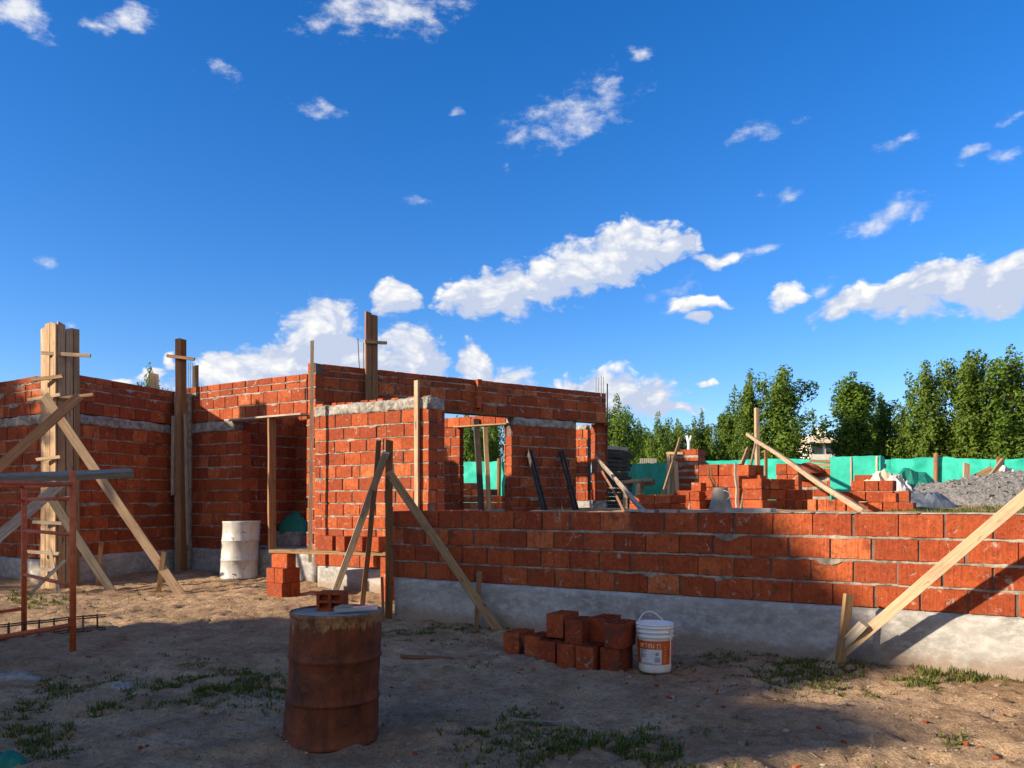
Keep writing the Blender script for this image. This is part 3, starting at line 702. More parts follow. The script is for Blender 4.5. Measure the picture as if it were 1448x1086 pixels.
# door post, battens on the sunny wall
dp = C0+UD*sC(388)-ND*.06
tag(stick('door_prop', dp+UP*.60, dp+UP*2.87, .12, .09, 'wood_brown', 'square brown timber prop standing in the middle of the doorway', 'prop', n=V((.55, -.83, 0)), seg=10, warp=.01))
stick('upright_batten', P(438.5, 795, 12.72), P(441.5, 482, 12.72), .055, .045, 'wood_pale', 'tall thin pale batten at the left edge of the sunlit wall', 'batten', group=GP, seg=10)
aw = A0+UD*s_at(A0, UD, 592)-ND*.04
stick('upright_batten', aw+UP*.3, aw+UP*3.22, .07, .045, 'wood', 'thick tan batten near the right edge of the sunlit wall', 'batten', group=GP, n=nF, seg=10)
pole = P(549, 700, 9.62); pole.z = 0
stick('timber_post', pole-UP*.3, pole+UP*2.16+V((.015, 0, 0)), .085, .06, 'wood_brown', 'dark timber post with two braces at the left end of the low wall', 'post', group=GP, seg=10, warp=.012)
stick('timber_prop', sink(G(511, 862), .1), P(536, 623, 9.70), .062, .04, 'wood_brown', 'thin light-topped stick leaning behind the dark post', 'prop', seg=10, warp=.02)
brace(sink(G(463, 851), .15), P(546, 640, 9.55), .085, 'wood_grey', 'grey brace from the dark post down to the left behind the rusty drum')
brace(sink(G(714, 893), .1), P(550, 668, 9.52), .095, 'wood', 'tan brace from the dark post down to the right across the low wall')
stake(G(672, 886), P(678, 808, 8.9), .05, 'wood_brown', 'thin stake beside the tan brace in front of the low wall')
stake(G(543, 876), P(540, 816, 9.5), .03, 'wood_brown', 'thin short stick left of the dark post foot')
stake(G(1184, 944), P(1200, 840, 6.72), .075, 'wood', 'tan stake at the foot of the wide pine plank at the right')
brace(sink(G(1156, 938), .06), P(1560, 607, 5.55), .088, 'wood_pale', 'wide pale pine plank propped across the right end of the low wall', n=V((-.53, -.848, .1)), seg=12)
brace(G(1172, 938)+UP*.06-ND*.04, P(1222, 882, 6.58), .08, 'wood_grey', 'short grey board end nailed under the wide pine plank', n=V((-.53, -.848, .1)))
p = P(1556, 640, 5.6); p.z = -.2
stick('timber_post', p, V((p.x, p.y, 2.15)), .09, .07, 'wood_brown', 'brown timber post just right of the view holding the wide pine plank', 'post', group=GP)
# things in and against the openings of the tall wall
stick('timber_prop', E0+UD*sE(690)-ND*.22+UP*1.15, E0+UD*sE(675)-ND*.05+UP*3.10, .11, .07, 'wood_dark', 'dark timber prop in the left opening of the tall wall', 'prop')
stick('timber_prop', E0+UD*sE(698)-ND*.15+UP*1.15, E0+UD*sE(688)-ND*.05+UP*2.95, .085, .05, 'wood_pale', 'pale thin prop in the left opening of the tall wall', 'prop')
def beam(x0, y0, x1, y1, label):
    a = Bp(x0, .06); a.z = CZ-(y0-HY)/F*a.y; b = P(x1, y1, a.y-.75)
    ax = (b-a).normalized(); w = V((BD.x, BD.y, 0)); nn = ax.cross(w).normalized(); mb = MB()
    for (o, hw, hn) in ((-.036, .011, .042), (.036, .011, .042), (0, .036, .008)):
        mb.box((a+b)/2+w*o, w*hw, nn*hn, (b-a)*.5)
    tag(mb.build('steel_beam', M['blacksteel'], loc=b), label, 'beam', 'black beams leaning on the tall wall')
beam(746, 637, 772, 728, 'left black steel beam leaning on the tall shaded wall'); beam(791, 637, 816, 728, 'right black steel beam leaning on the tall shaded wall')
mb = MB()
for (x0, y0, x1, y1) in ((774, 666, 788, 728), (783, 664, 797, 728)):
    mb.tube([P(x0, y0, 15.2), P((x0+x1)/2+1, (y0+y1)/2, 15.0), P(x1, y1, 14.8)], .012, 6)
for y in (669, 694): mb.tube([P(760+(y-660)*.2, y, 15.1), P(800+(y-660)*.2, y-1, 15.1)], .010, 6)
tag(mb.build('steel_grid', M['rebar'], loc=P(780, 728, 15)), 'small rusty steel grid leaning between the two black beams', 'steel grid')
brace(P(914, 728, 9.5), Bp(839, .08, 2.36), .11, 'wood_grey', 'grey board leaning from the far right pier down to the low wall')
brace(P(886, 730, 11.5), Bp(841, .14, 2.28), .07, 'wood_brown', 'thin brown board leaning beside the grey board at the far right pier', t=.035, warp=.05, seg=12)
# ------------------------------------------------------------------ loose bricks
def hollow_brick(name, w, d, h, up=True, slots=3):
    """brick standing with its long slots on top (up) or facing the front"""
    mb = MB()
    if up:
        mb.box((0, 0, (h-.15)/2), (w/2, 0, 0), (0, d/2, 0), (0, 0, (h-.15)/2), 0, .5, .005)
        x = -w/2; e = .016; iw = (w-e*(slots+1))/slots
        for i in range(slots+1): mb.box((x+e/2, 0, h-.0755), (e/2, 0, 0), (0, d/2-.001, 0), (0, 0, .0755)); x += e+iw
        for sg in (-1, 1):
            for i in range(slots):
                mb.box((-w/2+e+iw/2+i*(e+iw), sg*(d/2-.010), h-.0763), (iw/2, 0, 0), (0, .009, 0), (0, 0, .0747))
    else:
        mb.box((0, .015, h/2), (w/2, 0, 0), (0, d/2-.015, 0), (0, 0, h/2), 0, .5, .005)
        e = .016; rows = 2; ih = (h-e*(rows+1))/rows
        for i in range(rows+1): mb.box((0, -d/2+.0155, e/2+i*(e+ih)), (w/2-.001, 0, 0), (0, .0155, 0), (0, 0, e/2))
        for sg in (-1, 0, 1):
            for i in range(rows): mb.box((sg*(w/2-.0095), -d/2+.016, e+ih/2+i*(e+ih)), (.0085, 0, 0), (0, .0147, 0), (0, 0, ih/2))
    o = mb.build(name, M['brick_o']); return o
def solid_brick(w, d, h, slots=True):
    mb = MB(); mb.box((0, 0, h/2), (w/2, 0, 0), (0, d/2, 0), (0, 0, h/2), 0, .5, .006); return mb.build('hollow_brick', M['brick_o'])
ANG = math.atan2(UD.y, UD.x)
def put(proto, used, p, rz, label, group):
    o = proto if not used else proto.copy()
    if used: COL.objects.link(o)
    o.location = p; o.rotation_euler = (0, 0, rz); tag(o, label, 'brick', group); return o
pb = hollow_brick('hollow_brick', .165, .31, .205, slots=3)
GBK = 'loose hollow bricks piled by the white bucket'
RJ = random.Random(3)
for i, (px, Y, z, dr, lab) in enumerate(((711, 7.35, 0, .05, 'hollow brick at the left end of the pile by the bucket, standing apart'),
    (742, 7.10, 0, -.03, 'second ground brick from the left in the pile by the bucket, pushed back'), (761, 6.86, 0, 0, 'ground brick below the left edge of the top row in the pile by the bucket'),
    (787, 6.74, 0, .03, 'ground brick under the two left top bricks of the pile by the bucket'), (814, 6.60, 0, -.02, 'ground brick in front of the gap in the pile by the bucket'),
    (848, 6.55, 0, .04, 'sooty ground brick under the right top brick beside the bucket'),
    (772, 6.95, .207, .02, 'leftmost brick of the top row in the pile by the bucket'), (799, 6.80, .207, -.02, 'second brick of the top row in the pile by the bucket, slots showing'),
    (832, 6.85, .207, 0, 'third brick of the top row in the pile, half behind its sooty neighbour'), (853, 6.52, .207, .07, 'sooty top brick of the pile nearest the white bucket'))):
    c = P(px, 800, Y); c.z = 0; c += UD*.083+ND*.155; c.z = ter(c.x, c.y)*.5+z-.005
    o = put(pb, i > 0, c, ANG+dr, lab, GBK)
    if 'sooty ' in lab and 'neighbour' not in lab: o.material_slots[0].link = 'OBJECT'; o.material_slots[0].material = M['brick_s']
# bricks of the plank bench
bb = solid_brick(.34, .18, .215)
GBE = 'bricks carrying and lying on the plank bench'
bc = V((-3.52, 11.95, 0)); bz = ter(bc.x, bc.y)-.01
for i, (a, b, z, rz, lab) in enumerate(((0, 0, 0, 0, 'front brick of the bottom layer of the bench stack'), (0, .185, 0, 0, 'back brick of the bottom layer of the bench stack'),
    (-.095, .09, .217, 1.57, 'left brick of the middle layer of the bench stack'), (.09, .09, .217, 1.57, 'right brick of the middle layer of the bench stack'),
    (.0, .10, .434, 0, 'single brick of the top layer of the bench stack, directly under the plank'))):
    put(bb, i > 0, bc+UD*a+ND*b+UP*(bz+z), ANG+rz, lab, GBE)
e1 = A0+UD*2.02-ND*.42
for k in range(3): put(bb, True, e1+UP*(bz-.02+.217*k), ANG+1.57, 'brick under the right bench plank end behind the low wall, %s from the ground' % ORD[k], GBE)
pz = bz+.434+.217
pa = bc-UD*.20+ND*.09; pa.z = pz+.03; pe = e1+UD*.12; pe.z = pz+.03
mb = MB(); mb.plank(pa, pe, .24, .05, UP, warp=.004, seg=9); tag(mb.build('bench_plank', M['wood'], loc=pa), 'pale plank laid on a stack of bricks in front of the sunlit wall', 'plank')
ax = (pe-pa).normalized()
for i, (px, w) in enumerate(((463, 1), (491, .55), (515, .7), (537, .6))):
    s = s_at(pa, ax, px); c = pa+ax*s+UP*.027+ND*.02
    o = put(bb, True, c, ANG+(0 if w == 1 else 1.57*(.97+.03*i)), ('long brick at the left on the bench plank', 'pale short-ended brick second from the left on the bench plank', 'third brick on the bench plank, behind the grey brace', 'fourth brick on the bench plank, next to the dark post')[i], GBE)
# ------------------------------------------------------------------ drums, bucket
dc = P(467, 1041, 4.75); dc.z = ter(dc.x, dc.y)-.01
tilt = V((.05, .0, 0)); DH = .775
dr = thing('rusty_drum', 'rusty brown steel drum standing in the foreground with a flaking rim', 'drum', dc)
prof = [(.274, 0), (.286, .004), (.286, .022), (.279, .028)]
for z in (.10, .18, .25): prof.append((.279-.01*z, z))
for rz in (.262, .505):
    r = .279-.018*rz; prof += [(r, rz-.018), (r+.006, rz-.010), (r+.010, rz), (r+.006, rz+.010), (r, rz+.018)]
    for q in (.06, .12, .18): prof.append((r-.002, rz+q))
prof = sorted([p for p in prof if p[1] < DH-.03], key=lambda p: p[1]) + [(.268, DH-.028), (.274, DH-.018), (.276, DH-.008), (.272, DH), (.266, DH), (.262, DH-.012)]
def dent(t, z):
    d = -.030*math.exp(-((t-math.radians(208))/.30)**2-((z-.40)/.10)**2)-.014*math.exp(-((t-math.radians(232))/.22)**2-((z-.56)/.12)**2)
    return d+.004*nz(math.cos(t)*2, math.sin(t)*2, z*4)
mb = MB(); mb.lathe(prof, dc, 96, 0, tilt, dent, cap0=True); mb.build('body', M['rust'], dr, smooth=True)
mb = MB(); mb.lathe([(.001, DH-.014), (.10, DH-.013), (.2, DH-.012), (.263, DH-.012), (.263, DH-.03), (.001, DH-.03)], dc, 64, 0, tilt); mb.build('lid', M['lid'], dr)
tp = dc+tilt*DH
hb = hollow_brick('hollow_brick', .165, .13, .115, up=False)
put(hb, False, tp+V((-.045, .09, DH-.013)), math.radians(-3), 'small hollow brick lying on top of the rusty drum, slots to the front', None)
tr = thing('plastering_trowel', 'silver metal trowel lying on top of the rusty drum', 'trowel', tp+V((.10, -.05, DH-.012)))
a = tp+V((-.0, -.085, DH+.012)); b = tp+V((.245, -.015, DH+.022))
ax = (b-a).normalized(); sd_ = V((-ax.y, ax.x, 0)).normalized()
mb = MB(); mb.box((a+b)/2+UP*.004, (b-a)*.5, sd_*.036, UP*.003, bev=.001); mb.box((a+b)/2-sd_*.034-UP*.004, (b-a)*.5, sd_*.002, UP*.008); mb.build('blade', M['steel'], tr)
mb = MB(); mb.tube([a+ax*.005+UP*.006, a+ax*.05+UP*.012, a+ax*.11+UP*.012], [.012, .015, .011], 10); mb.build('handle', M['chute'], tr)
wc = P(337, 811, 13.75); wc.z = ter(wc.x, wc.y)-.02
wd = thing('white_drum', 'chipped white steel drum standing against the house by the doorway', 'drum', wc)
WH = .99; prof = [(.30, 0), (.322, .005), (.322, .03), (.315, .04)]
for z0 in (.325, .66): prof += [(.313, z0-.16), (.3125, z0-.014), (.321, z0-.007), (.324, z0), (.321, z0+.007), (.3125, z0+.014)]
prof += [(.311, .80), (.311, .93), (.318, WH-.03), (.322, WH-.012), (.318, WH), (.308, WH), (.306, .75), (.0, .75)]
mb = MB(); mb.lathe(prof, wc, 64, 0, V((.055, 0, 0)), lambda t, z: -.02*math.exp(-((t-4.1)/.3)**2-((z-.8)/.12)**2)+.006*nz(math.cos(t)*2, math.sin(t)*2, z*3), cap0=True); mb.build('body', M['wdrum'], wd, smooth=True)
uc = P(926, 946, 6.62); uc.z = ter(uc.x, uc.y)-.005
bk = thing('paint_bucket', 'white plastic bucket with an orange printed label and raised wire handle', 'bucket', uc)
BH = .405
def br(z): return .132+.020*z/BH
prof = [(.0, .004), (.118, .0), (.128, .006), (br(.02), .018)]
for z in (.06, .12, .2, .26, .285): prof.append((br(z), z))
for z in (.300, .338, .376): prof += [(br(z)+.001, z-.010), (br(z)+.009, z-.005), (br(z)+.009, z+.005), (br(z)+.001, z+.009)]
prof += [(br(BH)+.004, BH-.012), (br(BH)+.009, BH-.006), (br(BH)+.006, BH), (br(BH)-.002, BH), (br(.3)-.004, .3), (.124, .012), (.0, .010)]
mb = MB(); mb.lathe(prof, uc, 64); mb.build('pail', M['white'], bk, smooth=True)
def arc(mb, a0, a1, z0, z1, out, nseg=24, mi=0):
    """thin printed patch following the pail; angles in degrees, 270 faces the camera"""
    def fn(u, v):
        t = math.radians(a0+(a1-a0)*u); z = z0+(z1-z0)*v; r = br(z)+out
        return uc+V((r*math.cos(t), r*math.sin(t), z))
    mb.grid(fn, nseg, 3, mi)
def letter(mb, a, z, strokes, w, h, out, th=.006):
    """strokes on a w x h cell, wrapped round the pail at angle a (left edge)"""
    for st in strokes:
        pts = []
        for (x, y) in st:
            zz = z+y*h; r = br(zz)+out; t = math.radians(a)+x*w/r
            pts.append(uc+V((r*math.cos(t), r*math.sin(t), zz)))
        mb.tube(pts, th/2, 6)
mb = MB(); arc(mb, 175, 365, .075, .272, .0012, 48); mb.build('label_band', M['label_o'], bk, smooth=True)
mb = MB(); arc(mb, 205, 283, .080, .202, .0024, 24); mb.build('label_panel', M['label_w'], bk, smooth=True)
mb = MB()
TXT = [('o', [[(0, .15), (0, .9), (.8, .9), (.8, .1), (0, .1)]]), ('r', [[(0, 0), (0, 1)], [(0, .7), (.5, 1), (.8, .95)]]), ('i', [[(.3, 0), (.3, 1.15)], [(.3, 1.35), (.32, 1.5)]]),
       ('e', [[(0, .55), (.8, .55), (.7, 1), (.1, 1), (0, .5), (.1, .05), (.8, .05)]]), ('u', [[(0, 1), (0, .15), (.35, 0), (.75, .15), (.75, 1)], [(.75, .3), (.85, 0)]])]
a = 208
for ch, stt in TXT: letter(mb, a, .216, stt, .022, .032, .003, .0055); a += 10.5
mb.build('lettering', M['label_c'], bk, smooth=True); mb = MB(); letter(mb, 268, .212, [[(0, 0), (0, 1), (.9, 1), (.9, 0)], [(.05, 0), (.25, 0)], [(.7, 0), (.9, 0)]], .026, .034, .003, .006)
mb.build('lettering', M['label_c'], bk, smooth=True)
mb = MB()
for (pa_, z) in ((214, .175), (214, .135)): letter(mb, pa_, z, [[(0, 0), (0, 1), (.5, 1.1), (1, .9), (1, .3), (.5, .1), (.2, .3), (.3, .7), (.7, .7)]], .040, .026, .004, .004)
letter(mb, 210, .095, [[(0, 0), (.1, 1), (.15, 2), (.1, 3.4)]], .02, .03, .004, .005)
for i in range(4): letter(mb, 262+i*4, .10, [[(0, 0), (.3, .5), (0, 1), (.25, 1.5)]], .014, .025, .004, .0035)
letter(mb, 212, .088, [[(0, 0), (1, -.05), (2, 0), (3.2, -.1)]], .03, .02, .004, .004)
mb.build('print', M['ink'], bk, smooth=True)
mb = MB(); letter(mb, 267, .165, [[(math.cos(k*.5236)*.5, math.sin(k*.5236)*.5) for k in range(13)]], .020, .020, .0035, .007); mb.build('emblem', M['inkbrown'], bk, smooth=True)
mb = MB()
for i in range(6): letter(mb, 293, .10+i*.024, [[(0, 0), (.8, 0)], [(.4, 0), (.4, .8)]] if i % 2 else [[(0, 0), (.8, 0), (.8, .7), (0, .7)]], .012, .011, .003, .0028)
mb.build('small_print', M['label_c'], bk); mb = MB()
for i in range(7): letter(mb, 332, .09+i*.022, [[(0, 0), (.9, 0)], [(0, .5), (.7, .5)]], .016, .011, .003, .0028)
mb.build('small_print', M['label_c'], bk)
ha = math.radians(190); hb_ = math.radians(312); rr = br(.36)+.012
pA = uc+V((rr*math.cos(ha), rr*math.sin(ha), .355)); pB = uc+V((rr*math.cos(hb_), rr*math.sin(hb_), .345))
pts = [pA]
for k in range(1, 14):
    t = k/14; pts.append(pA+(pB-pA)*t+UP*(.155*math.sin(math.pi*t)**.75)+V((-.03, .02, 0))*math.sin(math.pi*t))
pts.append(pB)
mb = MB(); mb.tube(pts, .0045, 8); mb.build('handle', M['white'], bk, smooth=True)
mb = MB(); pC = uc+V(((br(.08)+.008)*math.cos(hb_+.10), (br(.08)+.008)*math.sin(hb_+.10), .075)); mb.tube([pB, (pB+pC)/2+(pB-uc).normalized()*.004, pC], .0045, 8); mb.build('hanging_wire', M['white'], bk)
# ------------------------------------------------------------------ red trestle, rebar cage
L1 = G(103, 921); L2 = G(34, 893); ex = V((-.55, -1.65, 0)); L3 = L1+ex; L4 = L2+ex
ts = thing('scaffold_trestle', 'red painted steel tube trestle standing in front of the boarded column', 'trestle', L1)
for p in (L1, L2, L3, L4):
    mb = MB(); mb.tube([V((p.x, p.y, ter(p.x, p.y)-.02)), V((p.x, p.y, 1.62 if p in (L2, L4) else 1.70))], .028, 12); mb.build('leg', M['redpaint'], ts, smooth=True)
def rung(a, b, z, r=.018):
    mb = MB(); mb.tube([V((a.x, a.y, z)), V((b.x, b.y, z))], r, 10); mb.build('rung', M['redpaint'], ts, smooth=True)
for z in (1.575, 1.44, 1.10, .62): rung(L1, L2, z)
for z in (1.575, .25): rung(L1, L3, z, .022)
for z in (1.575, 1.42, .25): rung(L2, L4, z)
for z in (1.575, 1.1): rung(L3, L4, z)
stick('scaffold_plank', P(187, 668, 8.05)+UP*.0, P(-170, 683, 7.0), .20, .058, 'wood_grey', 'grey weathered plank lying across the red steel trestle', 'plank', n=V((0, -.25, 1)), seg=12, warp=.012)
rc = G(-20, 905); re = G(150, 893)
cg = thing('rebar_cage', 'long rusty reinforcing cage lying on the ground under the red trestle', 'rebar cage', rc)
ax = (re-rc).normalized(); sd2 = V((-ax.y, ax.x, 0)); Lc = (re-rc).length
for (o, z) in ((0, .03), (.16, .03), (0, .17), (.16, .17)):
    mb = MB(); mb.tube([rc+ax*(Lc*k/6)+sd2*o+UP*(z+.012*nz(k*1.3, o, z)) for k in range(7)], .008, 6); mb.build('bar', M['rebar'], cg)
for i in range(8):
    c = rc+ax*(Lc*(i+.4)/8)
    mb = MB(); mb.tube([c+UP*.02, c+UP*.18, c+sd2*.17+UP*.18, c+sd2*.17+UP*.02, c+UP*.02], .007, 6); mb.build('stirrup', M['rebar'], cg)
#PART4
# ------------------------------------------------------------------ the yard behind the low wall
D2 = V((.82, .572, 0)).normalized()
def stack(px, Y, d, nx, nzr, dims, desc, group, ny=1, gaps=(), base=None, jit=.012, z0=None):
    w, dp_, h = dims; R = random.Random(int(px*7+Y)); nn = V((-d.y, d.x, 0)); nn = nn if nn.y > 0 else -nn
    p = P(px, HY, Y); rz = math.atan2(d.y, d.x)
    proto = solid_brick(w-.008, dp_-.006, h-.006); first = True
    for j in range(ny):
        for k in range(nzr):
            for i in range(nx):
                if (i, k) in gaps: continue
                c = p+d*(w*(i+.5))+nn*(dp_*(j+.5))
                zb = (ter(p.x, p.y) if z0 is None else z0)-.01
                c = c+V((R.uniform(-jit, jit), R.uniform(-jit, jit), 0)); c.z = zb+h*k
                row = 'bottom' if k == 0 else ('top' if k == nzr-1 else ORD[k])
                fr = '' if ny == 1 else ('front ' if j == 0 else 'back ')
                put(proto, not first, c, rz+R.uniform(-.03, .03), '%s %sbrick from left, %s row, %s' % (ORD[i], fr, row, desc), group); first = False
stack(988, 13.4, UD, 3, 4, (.34, .20, .192), 'tall bright stack behind the grey chute', 'bricks of the tall bright stack', 2, gaps=((2, 3),))
stack(1046, 12.7, D2, 3, 4, (.20, .33, .185), 'dark stack behind the leaning pale stick', 'bricks of the dark stack in the yard', gaps=((0, 3),))
stack(1077, 10.7, D2, 6, 3, (.185, .33, .145), 'low stack left of the slanting pole', 'bricks of the low stack by the crossing pole', gaps=((4, 2), (5, 2), (5, 1)))
stack(1184, 11.4, UD, 5, 3, (.185, .34, .150), 'low stack before the green crate', 'bricks of the right hand low stack', gaps=((0, 2), (4, 2)))
stack(1118, 12.3, D2, 4, 2, (.19, .32, .17), 'low stack behind the slanting pole', 'bricks of the low stack behind the slanting pole', gaps=((0, 1), (3, 1)))
stack(1226, 10.6, UD, 3, 2, (.185, .30, .13), 'short stack right of the pole foot', 'bricks of the short stack by the pole foot', gaps=((2, 1),))
stack(1207, 13.0, UD, 2, 1, (.17, .30, .17), 'pair set behind the green crate stack', 'pair of bricks behind the right hand low stack', z0=1.70)
stack(1097, 13.9, UD, 2, 4, (.19, .30, .192), 'narrow stack before the teal fence', 'bricks of the narrow stack')
stack(1142, 10.0, UD, 5, 1, (.115, .18, .155), 'row of bricks behind the low wall', 'single row of bricks behind the low wall', jit=.022)
stack(903, 11.9, D2, 3, 2, (.34, .20, .135), 'long dark stack by the grey board', 'bricks of the long dark stack')
stack(930, 13.6, UD, 2, 2, (.33, .20, .17), 'stepped stack at the pillar foot', 'bricks of the stepped stack', gaps=((0, 1),))
stack(962, 13.0, UD, 2, 3, (.17, .30, .15), 'little stack left of the grey chute', 'bricks of the little stack by the chute', gaps=((0, 2),))
stack(652, 19.6, UD, 4, 4, (.30, .30, .16), 'stack seen through the left opening', 'bricks seen through the left opening', gaps=((1, 3), (2, 3), (3, 2), (3, 3)))
# masonry pillar
pp = P(948, HY, 17.3); pp.z = ter(pp.x, pp.y)-.05
pl = thing('brick_pillar', 'squat brick pillar with thick white mortar beside the shaded green fence', 'pillar', pp)
mb = MB(); lay(mb, pp, UD, nF, 0, .62, zl(0, 1.36, 9), bl=.30, t=.50, jn=.055, seed=91, vgap=.012); mb.build('brickwork', BM, pl)
stick('leaning_board', P(957, 695, 16.6), P(955, 652, 16.9), .09, .03, 'wood_pale', 'short pale board standing against the brick pillar', 'board')
fr = thing('wooden_trestle', 'small pale wooden bracket standing left of the brick pillar top', 'trestle', P(950, 655, 16.9))
mb = MB(); mb.plank(P(942, 641, 16.9), P(967, 641, 16.7), .10, .05, V((0, 0, 1))); mb.build('top_rail', M['wood_pale'], fr)
for x in (945, 951):
    mb = MB(); mb.plank(P(x, 700, 16.85), P(x, 642, 16.85), .06, .05); mb.build('leg', M['wood_pale'], fr)
stick('leaning_stick', P(937, 700, 15.2), P(962, 619, 16.6), .05, .04, 'wood', 'long thin stick leaning across the brick pillar', 'stick')
# table
tb = thing('work_table', 'small rough wooden table in front of the shaded green fence', 'table', P(900, 700, 17.6))
mb = MB(); mb.plank(P(880, 682, 17.7), P(912, 679, 17.4), .55, .07, V((0, -.05, 1))); mb.build('table_top', M['wood_pale'], tb)
for (x, Y) in ((884, 17.5), (902, 17.3), (907, 17.7)):
    mb = MB(); q = P(x, 681, Y); mb.plank(V((q.x, q.y, ter(q.x, q.y)-.02)), q-UP*.03, .09, .07); mb.build('leg', M['wood_pale'], tb)
mb = MB(); mb.plank(P(906, 684, 17.3), P(925, 682, 17.9), .14, .05); mb.build('side_rail', M['wood_brown'], tb)
# tall stack of dark boards and the lumber
R = random.Random(11)
for k in range(15):
    z = ter(3.0, 18.2)+.045+.098*k; a = P(849+R.uniform(-2, 2), HY, 18.2); b = P(886+R.uniform(-5, 4), HY, 18.9); a.z = z; b.z = z+R.uniform(-.01, .01)
    mb = MB(); mb.plank(a, b, .30, .084, UP, warp=.010)
    tag(mb.build('dark_board', M['wood_dark'] if k < 14 else M['wood_grey'], loc=a), 'dark board %s from the bottom of the tall board stack right of the house' % (ORD[k] if k < 12 else ('thirteenth', 'fourteenth', 'topmost, paler,')[k-12]), 'board', 'boards of the tall dark stack')
    if k < 14:
        pass
for k in range(8):
    z = ter(7.2, 17)+.05+.135*k; o = R.uniform(-3, 3)
    a = P(1199+o-(6 if k > 4 else 0), HY, 17.0); b = P(1234+o+(16 if k > 4 else 0), HY, 16.4); a.z = z; b.z = z+R.uniform(-.02, .02)
    mb = MB(); mb.plank(a, b, .28, .09, UP, warp=.012)
    tag(mb.build('lumber_board', M['wood_pale'] if k > 4 else M['wood'], loc=a), '%s board from the bottom of the pale lumber pile behind the green crate' % ORD[k], 'board', 'boards of the pale lumber pile')
for k in range(11):
    z = ter(6.3, 16)+.04+.085*k; o = R.uniform(-3, 3)
    a = P(1150+o, HY, 16.2); b = P(1184+o, HY, 15.8); a.z = z+R.uniform(0, .02); b.z = z-R.uniform(0, .05)
    mb = MB(); mb.plank(a, b, .22, .055, UP, warp=.015)
    tag(mb.build('lumber_board', M['wood'] if k % 2 else M['wood_brown'], loc=a), '%s board from the bottom of the reddish lumber pile left of the green crate' % ORD[k], 'board', 'boards of the reddish lumber pile')
# green crate
q = P(1173, HY, 14.6); q.z = ter(q.x, q.y)
cr = thing('green_crate', 'bright green two-panel crate wrapped in netting before the lumber piles', 'crate', q)
mb = MB(); mb.box(q+UD*.44+ND*.22+UP*.42, UD*.43, ND*.21, UP*.41); mb.build('body', M['teal'], cr)
for (a, b) in ((.02, .36), (.385, .86)):
    mb = MB(); mb.grid(lambda u, v, a=a, b=b: q+UD*(a+(b-a)*u)-ND*(.006+.012*abs(nz(u*5, v*5, a)))+UP*(.03+.80*v+.01*nz(u*4, v)), 10, 10); mb.build('panel', M['teal'], cr, smooth=True)
for a in (.372, .80):
    mb = MB(); mb.plank(q+UD*a-ND*.02+UP*.0, q+UD*a-ND*.02+UP*.82, .03, .02, nF); mb.build('strap', M['wood_grey'] if a < .5 else M['wood_pale'], cr)
# heaps
def heap(name, c, rx, ry, h, m, label, cat, amp=.5, seed=0, sc=2.5, n=26, smooth=False, rot=0, sharp=1.0):
    mb = MB(); cr_, sr_ = math.cos(rot), math.sin(rot); c = V(c)
    def fn(u, v):
        x, y = 2*u-1, 2*v-1
        k = max(abs(x), abs(y)); l = math.hypot(x, y) or 1; x, y = x*k/l, y*k/l
        e = 1+.25*nz(x*1.5, y*1.5, seed)
        d = math.hypot(x, y)
        f = max(0, 1-d**1.6)**.8
        z = h*f*(1+amp*nz(x*sc, y*sc, seed+3))+h*amp*.5*f*(1-2*abs(nz(x*sc*1.7, y*sc*1.7, seed+7)))*sharp
        X, Y = x*rx*e, y*ry*e
        q = V((c.x+X*cr_-Y*sr_, c.y+X*sr_+Y*cr_, 0)); q.z = (ter(q.x, q.y) if c.z == 0 else c.z)+z-(.03 if d > .97 else 0); return q
    mb.grid(fn, n, n)
    return tag(mb.build(name, m, loc=V((c.x, c.y, ter(c.x, c.y) if c.z == 0 else c.z)), smooth=smooth), label, cat)
def hp(px, Y): q = P(px, HY, Y); q.z = 0; return q
heap('crumpled_sheet', hp(1247, 12.9), .62, .5, .42, M['sheet'], 'big crumpled beige sheet heaped beside the gravel pile', 'sheet', .7, 3, 2.2, 14)
heap('crumpled_sheet', hp(1270, 12.5), .34, .3, .36, M['whitesheet'], 'crumpled white sheet on top of the debris beside the gravel', 'sheet', .9, 9, 2.6, 11)
heap('crumpled_sheet', hp(1256, 11.6), .32, .2, .13, M['whitesheet'], 'flat torn pale sheet on the ground before the beige sheet', 'sheet', .9, 19, 2.6, 9)
heap('crumpled_sheet', hp(1298, 12.3), .62, .5, .20, M['dtarp'], 'dark grey tarpaulin lying at the foot of the gravel pile', 'tarpaulin', .8, 13, 2.2, 14)
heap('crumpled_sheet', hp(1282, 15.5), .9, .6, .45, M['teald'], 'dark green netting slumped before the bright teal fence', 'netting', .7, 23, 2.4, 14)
gp_ = V((10.2, 13.9, 0)); mb = MB()
def gfn(u, v):
    x, y = (2*u-1)*4.1, (2*v-1)*2.6; d = math.hypot(x/3.7, y/2.3)
    z = .86*max(0, 1-d)**.85+.05*nz(x*2, y*2, 3)+.035*nz(x*8, y*8, 4)+.028*nz(x*19, y*19, 5)
    q = V((gp_.x+x, gp_.y+y, 0)); q.z = ter(q.x, q.y)+z-(.12 if d > 1.0 else 0); return q
mb.grid(gfn, 150, 96); gv_ = mb
R = random.Random(2)
for i in range(1500):
    u, v = R.random(), R.random(); c = gfn(u, v); s = R.uniform(.012, .035)
    if math.hypot((2*u-1)*4.1/3.7, (2*v-1)*2.6/2.3) > 1: continue
    mb.box(c+UP*s*.4, V((s, s*R.uniform(-.4, .4), 0)), V((-s*R.uniform(-.4, .4), s*.8, s*.3)), V((0, -s*.2, s*.6)))
tag(mb.build('gravel_pile', M['gravel'], loc=(gp_.x, gp_.y, 1.27)), 'big heap of grey gravel behind the right end of the low wall', 'gravel heap')
